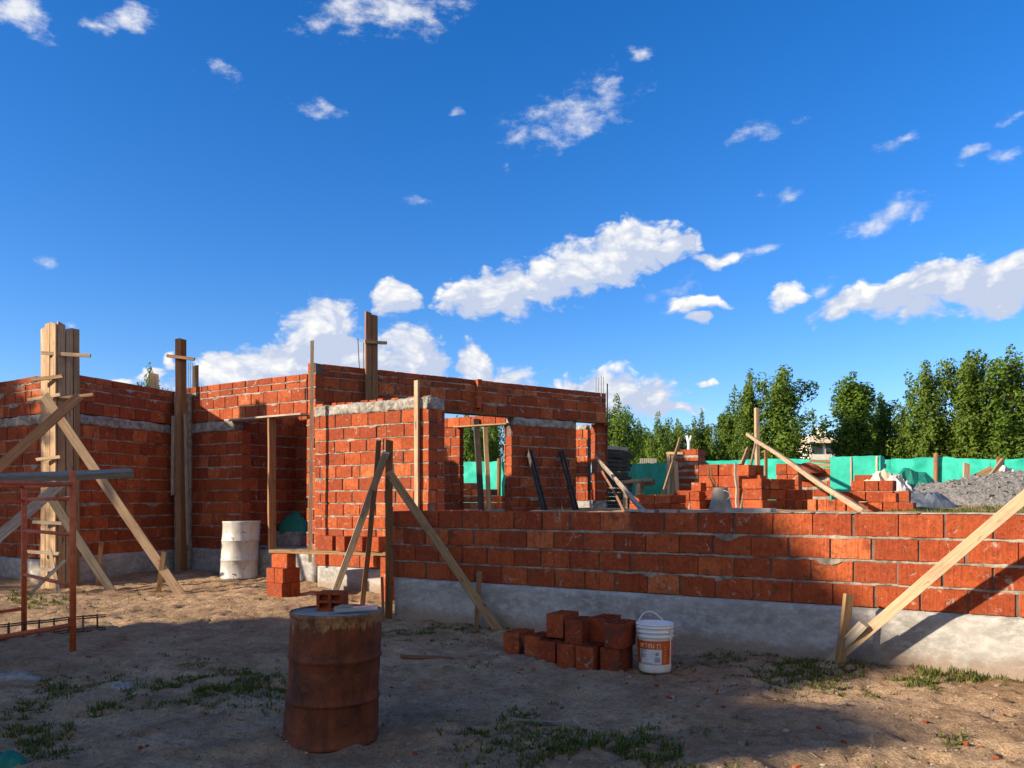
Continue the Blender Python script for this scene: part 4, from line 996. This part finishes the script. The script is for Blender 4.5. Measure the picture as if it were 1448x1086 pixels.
pq = P(1366, HY, 15.6); pq.z = ter(pq.x, pq.y)
px_ = thing('broken_pallet', 'broken pale wooden pallet end showing behind the gravel heap', 'pallet', pq)
for (a, b, w) in (((1366, 688), (1367, 655), .12), ((1376, 664), (1402, 662), .10), ((1378, 676), (1404, 672), .10)):
    mb = MB(); mb.plank(P(a[0], a[1]+12, 15.6), P(b[0], b[1], 15.5), w, .04); mb.build('slat', M['wood'], px_)
stick('leaning_stick', P(1392, 684, 14.6), P(1418, 650, 14.8), .06, .04, 'wood_pale', 'thin pale stick poking from the top of the gravel heap', 'stick')
heap('crumpled_sheet', V((P(1424, HY, 14.9).x, 14.9, 1.78)),   .26, .14, .22, M['whitesheet'], 'white scrap sheet caught behind the gravel heap top', 'sheet', .9, 31, 2.6, 9)
# upended chute and its rods, tray on the wall
cq = P(1019, HY, 9.4); cq.z = 1.26
ch = thing('metal_chute', 'tapered grey metal chute standing on end with curved pale handle behind the low wall', 'chute', cq)
mb = MB()
def chf(u, v):
    t = math.radians(150+240*u); r = .155-.075*v
    return cq+V((r*math.cos(t), r*math.sin(t), .34*v*1.0-.02))
mb.grid(chf, 20, 6)
def chg(u, v):
    t = math.radians(150+240*u); r = .147-.075*v
    return cq+V((r*math.cos(t), r*math.sin(t), .34*v-.02))
mb.grid(chg, 20, 6); mb.build('shell', M['chute'], ch, smooth=True)
mb = MB(); mb.lathe([(.0, .322), (.08, .322), (.084, .31)], cq, 20); mb.build('cap', M['galv'], ch, smooth=True)
mb = MB(); mb.tube([P(1017, 694, 9.35), P(1026, 694, 9.3), P(1032, 697, 9.3), P(1033, 701, 9.3), P(1029, 706, 9.3), P(1024, 708, 9.3)], .0065, 8); mb.build('handle', M['whitesheet'], ch, smooth=True)
for (o, y) in ((0, 660), (4, 662)):
    mb = MB(); mb.tube([P(1010, 690, 9.5), P(1007+o, 682, 9.5), P(1002+o, 674, 9.5), P(1001.5+o, y, 9.5)], .011, 8); mb.build('rod', M['wood_brown'], ch, smooth=True)
sq = FW0+UD*s_at(FW0, UD, 1056)+ND*.12
tray = thing('metal_tray', 'shallow grey metal tray lying on top of the low wall', 'tray', sq+UP*1.305)
mb = MB(); mb.box(sq+UP*1.318, UD*.21, ND*.10, UP*.006); mb.build('base', M['galv'], tray)
for (o, hx, hy) in ((-ND*.10, UD*.21, ND*.005), (ND*.10, UD*.21, ND*.005), (-UD*.21, UD*.005, ND*.105), (UD*.21, UD*.005, ND*.105)):
    mb = MB(); mb.box(sq+o+UP*1.330, hx, hy, UP*.020); mb.build('rim', M['galv'], tray)
for (a, b, lab, m) in ((884, 926, 'grey flat offcut lying on the low wall left of the pillar', 'galv'), (930, 958, 'short pale offcut lying on top of the low wall', 'wood_grey'), (962, 1000, 'ribbed grey offcut lying on the low wall beside the chute', 'chute')):
    o0 = FW0+UD*s_at(FW0, UD, a)+ND*.10+UP*1.318; o1 = FW0+UD*s_at(FW0, UD, b)+ND*.08+UP*1.318
    stick('offcut', o0, o1, .12, .03, m, lab, 'offcut', n=UP)
# pole, crossing pole, sticks
stick('timber_pole', V((P(1072, HY, 18).x, 18.0, 1.1)), P(1070, 577, 18), .085, .085, 'wood', 'tall round orange timber pole standing in the yard', 'pole', seg=10)
stick('timber_pole', P(1222, 724, 8.2), P(1056, 614, 17.6), .068, .06, 'wood', 'long slanting pole from the yard down to the low wall top', 'pole', seg=14, warp=.03, n=V((.2, -.6, .8)))
stick('leaning_stick', P(1047, 722, 11.3), P(1068, 628, 16.6), .045, .03, 'wood_pale', 'thin pale stick leaning from the brick stacks up to the orange pole', 'stick', seg=10, warp=.015)
stick('leaning_stick', P(1043, 718, 11.8), P(1040, 655, 12.1), .035, .03, 'wood_grey', 'thin dark stick standing before the tall bright brick stack', 'stick', seg=10, warp=.02)
stick('leaning_stick', P(1046, 665, 15.6), P(1058, 634, 16.0), .07, .05, 'wood_brown', 'short brown post leaning behind the tall bright brick stack', 'stick')
stick('timber_pole', V((P(1083, HY, 21).x, 21, 1.2)), P(1083, 636, 21), .07, .06, 'wood_brown', 'thin dark post right of the orange pole by the teal fence', 'pole')
fk = thing('forked_branch', 'white forked branch sticking up behind the brick pillar', 'branch', P(974, 640, 20))
q0 = P(974, 640, 20); q0.z = 1.2
mb = MB(); mb.tube([q0, P(974, 626, 20), P(971, 616, 20)], [.045, .04, .03], 8); mb.tube([P(974, 627, 20), P(977.5, 616, 20)], [.035, .025], 8); mb.build('branch', M['whitewash'], fk, smooth=True)
heap('roll_of_matting', V((P(1140, HY, 15.8).x, 15.8, 2.02)), .42, .20, .16, M['brick_o'], 'orange draped roll lying left of the lumber piles', 'roll', .3, 41, 2, 16, True)
q = P(1128, HY, 16); q.z = ter(q.x, q.y)-.02
rb = thing('rubble_wall', 'low ragged stub of brick and pale mortar under the orange roll', 'wall', q)
mb = MB(); lay(mb, q, UD, nF, 0, .75, zl(0, .78, 4), bl=.25, t=.3, jn=.06, seed=97, vgap=.012); mb.build('brickwork', BM, rb)
# ------------------------------------------------------------------ fence
def fence(pts, label, m, posts):
    a0 = V(pts[0][0]); a0.z = ter(a0.x, a0.y)
    t = thing('netting_fence', label, 'fence', a0)
    mb = MB()
    for i in range(len(pts)-1):
        (p, zt), (q, zq) = pts[i], pts[i+1]; L = (q-p).length; n = V((q.y-p.y, p.x-q.x, 0)).normalized()
        def fn(u, v):
            w = p+(q-p)*u; zb = ter(w.x, w.y)-.05; top = zt+(zq-zt)*u+.06*nz(u*L*.9, i, 2)+.03*nz(u*L*3, i, 5)
            o = .13*nz(u*L*.8, v*1.5, i)+.07*nz(u*L*2.4, v*3, i+8)+.03*nz(u*L*6, v*5, i+4)
            c = w+n*o; c.z = zb+(top-zb)*v; return c
        mb.grid(fn, max(6, int(L*9)), 16)
    mb.build('netting', m, t, smooth=True)
    for (w, zt) in posts:
        mb = MB(); b = V((w.x, w.y, ter(w.x, w.y)-.1)); mb.tube([b, V((w.x+.02, w.y, zt))], .07, 8); mb.build('post', M['wood_brown'], t, smooth=True)
fa = P(880, HY, 23.5); fb = P(998, HY, 27.6); fc = fb+UD*13; fa.z = fb.z = fc.z = 0
zt = lambda py, Y: CZ+(HY-py)/F*Y
fence([(fa, zt(656, 23.5)), (fb, zt(652, 27.6))], 'netting fence left of the brick pillar, its shade put in as darker green', M['teald'], [(fa-V((.1, .1, 0)), 2.6)])  # shade put into this section by a darker green than the lit netting
def fpost(px, py, o=.12): 
    w = fb+UD*s_at(fb, UD, px); return (w-ND*o, zt(py, w.y))
wts = [(fb, zt(652, 27.6))]+[(fb+UD*s_at(fb, UD, x), zt(y, (fb+UD*s_at(fb, UD, x)).y)) for (x, y) in ((1110, 648), (1200, 651), (1260, 649), (1330, 646), (1400, 650))]+[(fc, 2.75)]
fence(wts, 'long bright teal netting fence behind the gravel heap', M['teal'], [fpost(1323, 641), fpost(1230, 648), fpost(1412, 646)])
f1 = P(628, HY, 28); f2 = P(742, HY, 26.5); f1.z = f2.z = 0
fence([(f1, zt(653, 28)), (f2, zt(652, 26.5))], 'teal netting fence seen through the left opening', M['teal'], [(P(705, HY, 26.8)*1, 2.9)])
pk = P(906, HY, 34); pk.z = ter(pk.x, pk.y)
pkf = thing('picket_fence', 'small grey picket fence under the trees behind the shaded green netting', 'fence', pk)
mb = MB()
for i in range(9): mb.box(pk+V((.09*i*.9, 0, 1.0)), V((.03, 0, 0)), V((0, .02, 0)), V((0, 0, 1.05)))
for z in (.6, 1.8): mb.box(pk+V((.33, .04, z)), V((.45, 0, 0)), V((0, .025, 0)), V((0, 0, .05)))
mb.build('pickets', M['wood_grey'], pkf)
# ------------------------------------------------------------------ trees
def crown_mesh(seed, H, rad, shape, nlimb, per, leafs):
    R = random.Random(seed); mb = MB(); limbs = []; clumps = []
    for i in range(nlimb):
        t = (i+.5)/nlimb; a = i*2.39996+R.uniform(-.6, .6)
        if shape == 'poplar': z0 = H*(.03+.74*t); L = H*.25*(1-.45*t)*R.uniform(.7, 1.3); o = rad*.46*(1-.30*t)*R.uniform(.6, 1.35)
        else: z0 = H*(.06+.58*t); L = H*.26*(1-.25*t)*R.uniform(.7, 1.3); o = rad*.60*(1-.35*t)*R.uniform(.6, 1.25)
        d = V((math.cos(a)*o, math.sin(a)*o, L)); p0 = V((0, 0, z0)); limbs.append((p0, p0+d)); tone = R.uniform(0, .4)
        for k in range(5):
            f = .30+.22*k; sz = rad*(.31-.032*k)*(1-.18*t)*R.uniform(.7, 1.3)
            j = V((R.gauss(0, 1), R.gauss(0, 1), R.gauss(0, .7)))*sz*.45
            clumps.append((p0+d*f+V((d.x, d.y, 0))*(.35*f)+j, sz, tone, d))
    for k in range(6): clumps.append((V((0, 0, H*(.70+.052*k))), rad*(.30-.038*k), .2, V((0, 0, 1))))
    for (c, sz, tone, d) in clumps:
        n_ = max(24, int(per*(sz/(rad*.25))**1.5)); out = V((c.x, c.y, rad*.5)).normalized()
        for j in range(n_):
            e = V((R.gauss(0, 1), R.gauss(0, 1), R.gauss(0, 1))).normalized()*R.uniform(.15, 1.0)**.45
            p = c+V((e.x*sz, e.y*sz, e.z*sz*1.5))
            if R.random() < .12: p += e*sz*R.uniform(.1, .5)
            s = leafs*R.uniform(.6, 1.4)
            n = (e+out*.4+V((R.gauss(0, .5), R.gauss(0, .5), R.gauss(0, .5)))).normalized()
            t1 = n.cross(V((R.gauss(0, 1), R.gauss(0, 1), R.gauss(0, 1)))).normalized(); t2 = n.cross(t1)
            b = len(mb.v)
            mb.v += [p-t1*s, p-t2*s*.5+n*s*.15, p+t1*s, p+t2*s*.5+n*s*.15]
            mb.face([b, b+1, b+2, b+3], 0, None, min(1, max(0, tone+R.uniform(0, .55))))
    # bring the crown to the nominal height and radius
    zm = sorted(v.z for v in mb.v)[int(len(mb.v)*.999)]; rm = sorted(math.hypot(v.x, v.y) for v in mb.v)[int(len(mb.v)*.985)]
    for v in mb.v: v.x *= rad/rm; v.y *= rad/rm; v.z *= H/zm
    return mb, [(p, V((q.x*rad/rm, q.y*rad/rm, q.z*H/zm))) for p, q in limbs]
def make_tree(seed, H, rad, shape, nlimb=26, per=105, leafs=.12, wash=False):
    t = thing('poplar_tree' if shape == 'poplar' else 'leafy_tree', 'tree', 'tree', (0, 0, 0))
    mb, limbs = crown_mesh(seed, H, rad, shape, nlimb, per, leafs); mb.build('crown', M['leaf'], t)
    mb = MB(); R = random.Random(seed)
    pts = [V((.12*nz(k, seed)*k, .12*nz(k, seed, 3)*k, H*.92*k/7-.3)) for k in range(8)]
    mb.tube(pts, [.19*(H/10)*(1-.11*k)+.02 for k in range(8)], 8)
    for (p0, c) in limbs: mb.tube([p0, (p0+c)/2+V((0, 0, -.1)), c], [.05, .035, .012], 5)
    mb.build('trunk', M['bark'], t, smooth=True)
    if wash:
        mb = MB(); mb.tube([V((0, 0, -.2)), V((0, 0, 1.0))], [.24*(H/10), .22*(H/10)], 10); mb.build('whitewash', M['whitewash'], t, smooth=True)
    return t
protos = {'p0': make_tree(1, 10, 2.0, 'poplar'), 'p1': make_tree(2, 10, 2.3, 'poplar'), 'p2': make_tree(5, 10, 2.5, 'poplar'), 'r0': make_tree(3, 8, 2.9, 'round'), 'r1': make_tree(4, 8, 2.6, 'round', wash=True)}
used = set(); GT = 'trees standing in a row behind the fence'
TREES = [('r0', 872, 562, 34, 40, 'dark dense tree directly right of the tall wall end'), ('r1', 903, 596, 24, 47, 'low dark tree behind the shaded green fence, left part'), ('r0', 930, 586, 27, 44, 'leafy tree above the small picket fence'),
 ('p1', 958, 592, 17, 46, 'narrow tree just left behind the brick pillar'), ('r1', 992, 583, 22, 48, 'rounded tree with the white forked branch before it'), ('p0', 1028, 577, 22, 46, 'middling poplar left of the two tall poplars by the orange pole'),
 ('p1', 1059, 527, 23, 44, 'tall slim poplar directly behind the orange pole'), ('p2', 1106, 524, 42, 43, 'tall broad poplar right of the orange pole'), ('r1', 1150, 604, 24, 62, 'low distant tree left of the pale house'),
 ('p0', 1205, 529, 34, 46, 'tall pointed poplar right of the pale house'), ('p1', 1246, 555, 26, 48, 'shorter poplar beside the pointed poplar'), ('r0', 1278, 585, 24, 52, 'low leafy tree in the gap left of the tall right hand poplars'),
 ('p2', 1310, 512, 34, 43, 'tall poplar left of the two biggest right hand trees'), ('p1', 1371, 496, 37, 42, 'very tall poplar second from the right edge'), ('p2', 1430, 491, 44, 41, 'tallest broad poplar at the right edge'), ('p0', 1490, 505, 40, 41, 'poplar just beyond the right edge'),
 ('r0', 1345, 582, 36, 47, 'low bushy tree under the very tall right hand poplars'), ('r1', 1404, 565, 36, 47, 'low bushy tree in front of the right edge poplars'), ('r0', 1236, 612, 26, 54, 'low bush behind the lumber piles'), ('r1', 1052, 612, 24, 50, 'low bushy tree directly left of the orange pole'), ('r0', 1015, 617, 22, 51, 'low tree behind the tall bright brick stack'), ('r0', 1278, 622, 30, 46, 'dark low bush behind the bright teal fence, left part'), ('r1', 1318, 620, 30, 46, 'dark low bush behind the bright teal fence post'),
 ('r1', 946, 625, 26, 52, 'low bush just left behind the brick pillar'), ('r0', 1388, 606, 34, 45, 'low bush under the very tall poplars near the right edge'), ('r1', 890, 632, 24, 46, 'low bush right of the tall dark board stack'), ('r1', 1185, 618, 20, 70, 'distant low tree behind the pale house'), ('r0', 1080, 606, 30, 52, 'low bushy tree behind the orange pole foot'),
 ('r0', 690, 578, 30, 42, 'leafy tree filling the left opening, right one'), ('r1', 660, 584, 26, 40, 'leafy tree filling the left opening, left one'), ('r1', 212, 521, 30, 30, 'leafy tree top showing over the shaded left wall')]
for (k, px, py, hw, Y, lab) in TREES:
    pr = protos[k]; t = pr if k not in used else copy_tree(pr); used.add(k)
    q = P(px, HY, Y); z0 = ter(q.x, q.y); H0 = 10 if k[0] == 'p' else 8; R0 = {'p0': 2.0, 'p1': 2.3, 'p2': 2.5, 'r0': 2.9, 'r1': 2.6}[k]
    hz = (zt(py, Y)-z0)/H0*1.0; sx_ = hw/F*Y/R0*1.24
    t.location = (q.x, q.y, z0); t.scale = (sx_, sx_, hz); t.rotation_euler = (0, 0, px*1.7); t['label'] = lab; t['group'] = GT
# pale house among the trees
hq = P(1166, HY, 58); hq.z = ter(hq.x, hq.y)
ph = thing('pale_house', 'pale two-storey house with a tan hipped roof between the trees', 'house', hq)
zz = lambda py: zt(py, 58)
mb = MB(); mb.box(V((hq.x, hq.y+2, (hq.z+zz(624))/2)), V((1.05, 0, 0)), V((0, 2, 0)), UP*((zz(624)-hq.z)/2)); mb.build('wall', M['pwall'], ph)
mb = MB(); e = zz(624); r = zz(612)
b = [V((hq.x-1.25, hq.y-.4, e)), V((hq.x+1.3, hq.y-.4, e)), V((hq.x+1.3, hq.y+4.4, e)), V((hq.x-1.25, hq.y+4.4, e)), V((hq.x-.5, hq.y+2, r)), V((hq.x+.8, hq.y+2, r))]
mb.v += b+[p-UP*.15 for p in b[:4]]
for f in ([0, 1, 5, 4], [1, 2, 5], [2, 3, 4, 5], [3, 0, 4], [0, 6, 7, 1], [1, 7, 8, 2], [2, 8, 9, 3], [3, 9, 6, 0], [9, 8, 7, 6]): mb.face(f)
rf = mb.build('roof', M['proof'], ph)
mb = MB(); mb.box(V((hq.x+.2, hq.y+1.2, zz(612))), V((.30, 0, 0)), V((0, .3, 0)), UP*.5); mb.build('chimney', M['pwall'], rf)
for x in (-.55, .45):
    mb = MB(); mb.box(V((hq.x+x, hq.y-.02, zz(633))), V((.38, 0, 0)), V((0, .05, 0)), UP*.42); mb.build('window', M['wglass'], ph)
# ------------------------------------------------------------------ unseen house and trees, added to shade the yard and block skylight
nb = thing('added_shade_house', 'invented cream house left of the view, added to shade the yard', 'house', (-12, 4, 0))
def blk(name, m, x0, x1, y0, y1, z0, z1):
    mb = MB(); mb.box(((x0+x1)/2, (y0+y1)/2, (z0+z1)/2), ((x1-x0)/2, 0, 0), (0, (y1-y0)/2, 0), (0, 0, (z1-z0)/2)); return mb.build(name, m, nb)
HV, PV = V((HX, HYY, 0)), V((-HYY, HX, 0))
def prism(name, m, x0, x1, prof):
    mb = MB(); n = len(prof)
    for x in (x0, x1):
        for (y, z) in prof: mb.v.append(HV*x+PV*y+UP*z)
    for i in range(n): j = (i+1) % n; mb.face([i, j, n+j, n+i])
    mb.face(list(range(n))[::-1]); mb.face([n+i for i in range(n)]); return mb.build(name, m, nb)
prism('wall', M['pwall'], -14, -8.6, [(10.07, -.2), (10.07, 6.70), (6.2, 6.55), (5.92, 6.18), (5.02, 5.20), (4.70, 4.48), (4.50, 4.52), (4.31, 4.70), (3.50, 4.58), (3.42, -.2)])  # outline of the added house, shaped to give the shadow edge
prism('roof', M['proof'], -14.1, -8.5, [(10.12, 6.705), (10.12, 6.80), (6.15, 6.65), (6.16, 6.555)])
for y in (7.2, 9.0): prism('window', M['wglass'], -8.62, -8.58, [(y-.5, 3.4), (y+.5, 3.4), (y+.5, 4.6), (y-.5, 4.6)])
lt = copy_tree(protos['r0']); lt.location = (-17, 13.6, 0); lt.scale = (1.25, 1.25, 1.15); lt.rotation_euler = (0, 0, 1); lt['label'] = 'invented broad leafy tree outside the left edge, added to cast shade'; lt['group'] = GT  # this tree and the next are added out of view to cast shade
lt = copy_tree(protos['r1']); lt.location = (-14.5, 11.7, 0); lt.scale = (.8, .8, .82); lt.rotation_euler = (0, 0, 2); lt['label'] = 'invented smaller leafy tree outside the left edge, added to cast shade'; lt['group'] = GT
for i, (x, y, k, sc_, lab) in enumerate(((-5.5, -9.5, 'r0', 1.25, 'added sky-blocking leafy tree far behind the viewer, left one'), (-.5, -10.5, 'r1', 1.3, 'added sky-blocking leafy tree straight behind the viewer'), (4.5, -9.5, 'r0', 1.3, 'added sky-blocking leafy tree behind the viewer, right one'),
        (9.5, -8.0, 'r1', 1.35, 'added sky-blocking leafy tree at the back right corner outside the view'), (13.0, -3.5, 'r0', 1.3, 'added sky-blocking leafy tree outside the right edge, nearest the back'), (13.5, 1.2, 'r1', 1.3, 'added sky-blocking leafy tree outside the right edge, middle one'), (14.0, 5.6, 'r0', 1.2, 'added sky-blocking leafy tree outside the right edge, farthest forward'))):
    lt = copy_tree(protos[k]); lt.location = (x, y, 0); lt.scale = (sc_, sc_, sc_*.8); lt.rotation_euler = (0, 0, i*1.3); lt['label'] = lab; lt['group'] = GT  # trees added out of view to block skylight and deepen the shade
# ------------------------------------------------------------------ the doorway heap, scraps, grass and small stuff
db = P(412, HY, 15.0); db.z = 0
mb = MB(); mb.box(db+UP*.73, UD*.40, ND*.18, UP*.13, bev=.012); tag(mb.build('concrete_block', M['belt'], loc=db), 'grey concrete block on the doorway floor under the green tarpaulin', 'block')
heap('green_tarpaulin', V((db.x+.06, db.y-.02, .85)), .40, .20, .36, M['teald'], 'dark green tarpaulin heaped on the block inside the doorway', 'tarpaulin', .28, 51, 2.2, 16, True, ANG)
heap('green_cloth', V((P(8, HY, 4.25).x, 4.25, 0)), .12, .08, .06, M['teald'], 'crumpled green cloth at the bottom left corner', 'cloth', .8, 61, 2.2, 12, True)
heap('plastic_scrap', V((G(16, 958).x, G(16, 958).y, 0)), .24, .09, .05, M['scrap'], 'flat grey plastic scrap on the soil at the left edge', 'scrap', 1.0, 71, 3, 14)
heap('plastic_scrap', V((G(172, 974).x, G(172, 974).y, 0)), .10, .07, .035, M['scrap'], 'small crumpled grey scrap at the left end of the grass strip', 'scrap', 1.0, 77, 3, 12)
a, b = G(726, 1023), G(815, 1028); stick('lath', a+UP*.012, b+UP*.012, .035, .018, 'wood_grey', 'thin pale lath lying on the soil in front of the grass', 'lath', n=UP)
a, b = G(684, 922), G(722, 936); stick('lath', a+UP*.012, b+UP*.012, .014, .012, 'wood_grey', 'thin twig lying before the left end of the brick pile', 'twig', n=UP)
a, b = G(566, 928), G(640, 930); stick('lath', a+UP*.012, b+UP*.012, .05, .02, 'wood_brown', 'flat brown lath lying right behind the rusty drum', 'lath', n=UP)
R = random.Random(5)
gm = MB()
def tuft(p, h, nb_, spread, lean=.5):
    for i in range(nb_):
        a = R.uniform(0, 6.283); o = V((math.cos(a), math.sin(a), 0)); q = p+o*R.uniform(0, spread); q.z = ter(q.x, q.y)-.01
        hh = h*R.uniform(.4, 1.15); w = R.uniform(.003, .006); s = V((-o.y, o.x, 0))*w; le = o*hh*R.uniform(.1, lean*1.6)
        m = q+le*.35+UP*hh*.6; e = q+le+UP*hh*R.uniform(.75, 1.0); b = len(gm.v); t = R.random()**2.2
        gm.v += [q-s, q+s, m+s*.8, m-s*.8, e]; gm.face([b, b+1, b+2, b+3], 0, None, t); gm.face([b+3, b+2, b+4], 0, None, t)
def patch(x0, x1, y0, y1, n, h, nb_=12, sp=.05):
    for i in range(n):
        u = R.gauss(.5, .34); v = R.gauss(.5, .36)
        if not (-.25 <= u <= 1.25 and -.35 <= v <= 1.35): continue
        h_ = h*(1.25-.8*min(1, max(abs(u-.5), abs(v-.5))))*R.uniform(.6, 1.3)
        px, py = x0+(x1-x0)*u, y0+(y1-y0)*v
        p = G(px, max(py, 800)); 
        if nz(p.x*2.2, p.y*2.2, 4) < -.18: continue
        tuft(p, h_*.85, R.randint(7, nb_+6), sp)
for a in ((178, 402, 950, 998, 330, .055), (240, 400, 950, 985, 200, .06), (62, 112, 958, 985, 70, .05), (82, 160, 990, 1012, 110, .055), (-20, 92, 1005, 1070, 190, .055), (215, 300, 925, 952, 90, .04), (20, 60, 985, 1010, 40, .04), (120, 180, 958, 975, 40, .035),
          (645, 770, 1000, 1045, 130, .05), (690, 990, 1035, 1090, 420, .055), (930, 1060, 1062, 1092, 90, .05), (555, 720, 880, 906, 210, .05), (500, 560, 885, 920, 50, .04), (1075, 1200, 930, 968, 230, .06), (1180, 1445, 938, 972, 420, .065), (940, 1080, 920, 945, 110, .045),
          (1330, 1370, 1045, 1056, 22, .04), (1230, 1262, 990, 1002, 14, .035), (-10, 110, 838, 862, 150, .07), (215, 262, 834, 846, 22, .05), (270, 340, 826, 840, 30, .04), (340, 400, 832, 850, 40, .04), (150, 250, 855, 875, 24, .04), (180, 200, 838, 850, 14, .05), (620, 700, 925, 950, 30, .035), (520, 560, 950, 985, 20, .035), (1000, 1250, 950, 980, 120, .04)):
    patch(*a)
for i in range(170): # grass tufts scattered thinly, and the weeds behind the low wall
    p = V((R.uniform(-5.5, 5), R.uniform(4, 11), 0)); 
    rx = (p-FW0).dot(ND)
    if rx > -.25: continue
    tuft(p, .03, 7, .03)
for i in range(260):
    px = R.choice((R.uniform(1258, 1330), R.uniform(1330, 1448))); p = P(px, HY, R.uniform(9.8, 11.6)); tuft(p, .07, 10, .08)
tag(gm.build('grass', M['grass']), kind='stuff')
pm = MB(); tm = MB()
for i in range(2600):
    y = 3.6+8.5*R.random()**1.5; x = R.uniform(-.72, .72)*y
    p = V((x, y, 0))
    if (p-FW0).dot(ND) > -.1 and (p-FW0).dot(UD) > -.3: continue
    if y > 11.5: continue
    p.z = ter(x, y); s = R.uniform(.003, .010)*(1.8 if R.random() < .06 else 1)
    if R.random() < .72:
        pm.box(p+UP*s*.3, V((s, s*R.uniform(-.5, .5), s*.2)), V((-s*R.uniform(-.5, .5), s*.8, 0)), V((0, 0, s*.6)), bev=s*.25)
    else:
        a = R.uniform(0, 6.28); L = R.uniform(.02, .07); d = V((math.cos(a), math.sin(a), R.uniform(-.05, .2)))
        tm.plank(p+UP*.006-d*L/2, p+UP*.010+d*L/2, R.uniform(.003, .006), .003, UP, warp=.004, seg=3)
tag(pm.build('pebbles', M['stone']), kind='stuff'); tag(tm.build('dry_twigs', M['straw']), kind='stuff')
cm = MB()
for i in range(230):  # broken brick chips and crumbs of mortar on the soil
    y = 3.7+7.5*R.random()**1.2; x = R.uniform(-.70, .70)*y
    if i < 70: x = R.gauss(.75, .9); y = 7.3-.62*x+R.uniform(-1.0, .2)
    p = V((x, y, 0))
    if (p-FW0).dot(ND) > -.12 and (p-FW0).dot(UD) > -.3: continue
    p.z = ter(x, y); s_ = R.uniform(.006, .020)
    a = R.uniform(0, 6.28); e1_ = V((math.cos(a), math.sin(a), R.uniform(-.3, .3)))*s_; e2_ = V((-math.sin(a), math.cos(a), R.uniform(-.3, .3)))*s_*R.uniform(.4, .9)
    cm.box(p+UP*s_*.25, e1_, e2_, UP*s_*R.uniform(.3, .6), 0 if R.random() < .62 else 1, R.random(), s_*.2)
tag(cm.build('rubble_crumbs', [M['brick'], M['mortar']]), kind='stuff')
dm = MB()
for i in range(5200):  # clods of dry soil
    y = 3.4+8.0*R.random()**1.35; x = R.uniform(-.72, .72)*y; p = V((x, y, 0))
    if (p-FW0).dot(ND) > -.08 and (p-FW0).dot(UD) > -.3: continue
    if y > 11.8 or nz(x*1.3, y*1.3, 8) < -.12: continue
    p.z = ter(x, y); s_ = R.uniform(.004, .013)*(2.0 if R.random() < .05 else 1); b0 = len(dm.v)
    q_ = [V((R.uniform(.6, 1.2)*math.cos(k*1.257), R.uniform(.6, 1.2)*math.sin(k*1.257), R.uniform(-.2, .25))) for k in range(5)]
    dm.v += [p+v_*s_ for v_ in q_]+[p+V((R.uniform(-.3, .3), R.uniform(-.3, .3), R.uniform(.5, .85)))*s_]
    for k in range(5): dm.face([b0+k, b0+(k+1) % 5, b0+5])
tag(dm.build('soil_clods', M['ground']), kind='stuff')
